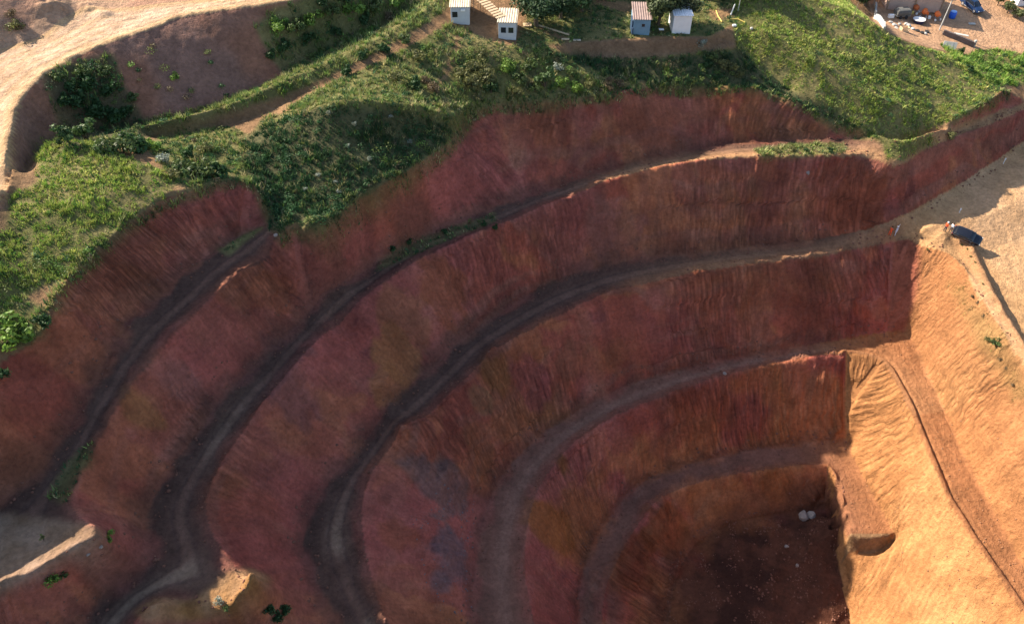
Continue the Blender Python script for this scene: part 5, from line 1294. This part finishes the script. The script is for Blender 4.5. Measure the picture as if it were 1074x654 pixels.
tag(MB().box((0, 0, .25), (.45, .4, .5), bevel=.05).build('bucket_stack', PM['helm'], None, on(974, 20)), 'pale can between the two orange mixers', 'can')
t = thing('wooden_crate', 'tan open timber crate at the edge of the junk', 'crate', on(948, 33), .1)
for sy in (-.45, .45):
    for k in range(3): MB().box((0, sy, .15 + .25 * k), (1.25, .04, .17)).build('slat', PM['wood'], t)
for sx in (-.62, .62):
    for k in range(3): MB().box((sx, 0, .15 + .25 * k), (.04, .86, .17)).build('slat', PM['wood'], t)
MB().box((0, 0, .05), (1.2, .85, .04)).build('base', PM['oldwood'], t)
for i, (q, sz) in enumerate((((938, 27), .5), ((943, 26), .4), ((940, 30), .35), ((950, 26), .45), ((953, 28), .5), ((934, 24), .4), ((957, 31), .4), ((970, 36), .4))):
    rock(q[0], q[1], sz, 60 + i, 'pale lump of broken concrete in the junk heap of the yard', PM['conc'], .6, 'concrete_lump', 'lump', 'broken concrete in the yard')
for i, q in enumerate(((962, 33), (967, 35), (972, 34))):
    tag(MB().turn([(.2, 0), (.36, .0), (.38, .1), (.36, .22), (.2, .22)], 16).build('tyre', PM['dark'], None, on(*q)), 'old black tyre lying below the round tub', 'tyre', 'tyres in the yard')
t = thing('utility_pole', 'pale leaning utility pole between storage hall and blue barrel', 'pole', on(985, 32))
MB().bar((0, 0, -.3), (.55, .6, 5.2), .12, 10, .08).build('pole', PM['conc'], t)
MB().box((.52, .55, 4.8), (1.2, .08, .1)).build('cross_arm', PM['oldwood'], t)
t = thing('water_barrel', 'bright blue barrel with a pale lid beside the utility pole', 'barrel', on(998, 19))
MB().turn([(.48, 0), (.55, .15), (.56, .6), (.55, 1.0), (.46, 1.12)], 18).build('body', PM['bluepl'], t, smooth=True)
MB().turn([(.47, 1.10), (.47, 1.17), (.1, 1.2)], 18).build('lid', plain_mat("pale_blue_lid", (.25, .45, .80), .4), t)
t = thing('low_wall', 'low dark stone wall along the edge of the yard', 'wall', on(988, 36))
a = on(988, 36); b = on(1022, 50)
n = 14
for k in range(2):
    for i in range(n):
        u_ = a.lerp(b, (i + (.5 if k == 0 else .72)) / (n + .4)); ln = (b - a).length / n
        MB().box(Vector((u_.x, u_.y, float(zat(u_.x, u_.y)) + .2 + .42 * k)) - a, (ln * .96, .4, .40), Matrix.Rotation(math.atan2((b - a).y, (b - a).x), 3, 'Z') @ Matrix.Rotation(random.Random(i + k * 50).uniform(-.03, .03), 3, 'X'), .03).build('block', PM['stone'], t)
MB().box(on(1006, 42) + Vector((0, 0, .9)) - a, (2.2, .5, .08), Matrix.Rotation(math.atan2((b - a).y, (b - a).x), 3, 'Z'), .02).build('coping', PM['conc'], t)
tag(MB().box((0, 0, .5), (.35, .35, 1.2), bevel=.04).build('gate_post', PM['conc'], None, on(1021, 49)), 'stubby pale post at the right end of the low dark wall', 'post')
t = thing('concrete_slab', 'pale grey concrete slab leaning in the grass below the utility pole', 'slab', on(995, 51), -.35)
MB().box((0, 0, .45), (2.0, .18, 1.25), Matrix.Rotation(-.5, 3, 'X'), .02).build('slab', PM['conc'], t)
for sx in (-.5, .4): MB().box((sx, -.02, .45), (.05, .19, 1.2), Matrix.Rotation(-.5, 3, 'X')).build('rib', PM['conc'], t)
tag(MB().box((0, 0, .12), (1.1, .5, .2), bevel=.03).build('kerb_stone', PM['conc'], None, on(1019, 26)), 'pale kerb stone on the sunlit ground below the shadow of the hall', 'kerb')
# pale house at the corner of the picture
g = hit(1070, 6)
t = thing('small_house', 'small pale house cut by the upper right corner', 'house', (g.x + 1.0, g.y, g.z), .15)
MB().box((0, 1.5, 1.2), (3.4, 3.0, 2.6), bevel=.02).build('wall', PM['white'], t)
MB().ribbed(3.9, 3.5, .4, .06, T_(0, 1.5, 2.75) @ Matrix.Rotation(.08, 4, 'X')).build('roof', PM['conc'], t)
window(t, -.8, -.03, 1.3, .8, .8)
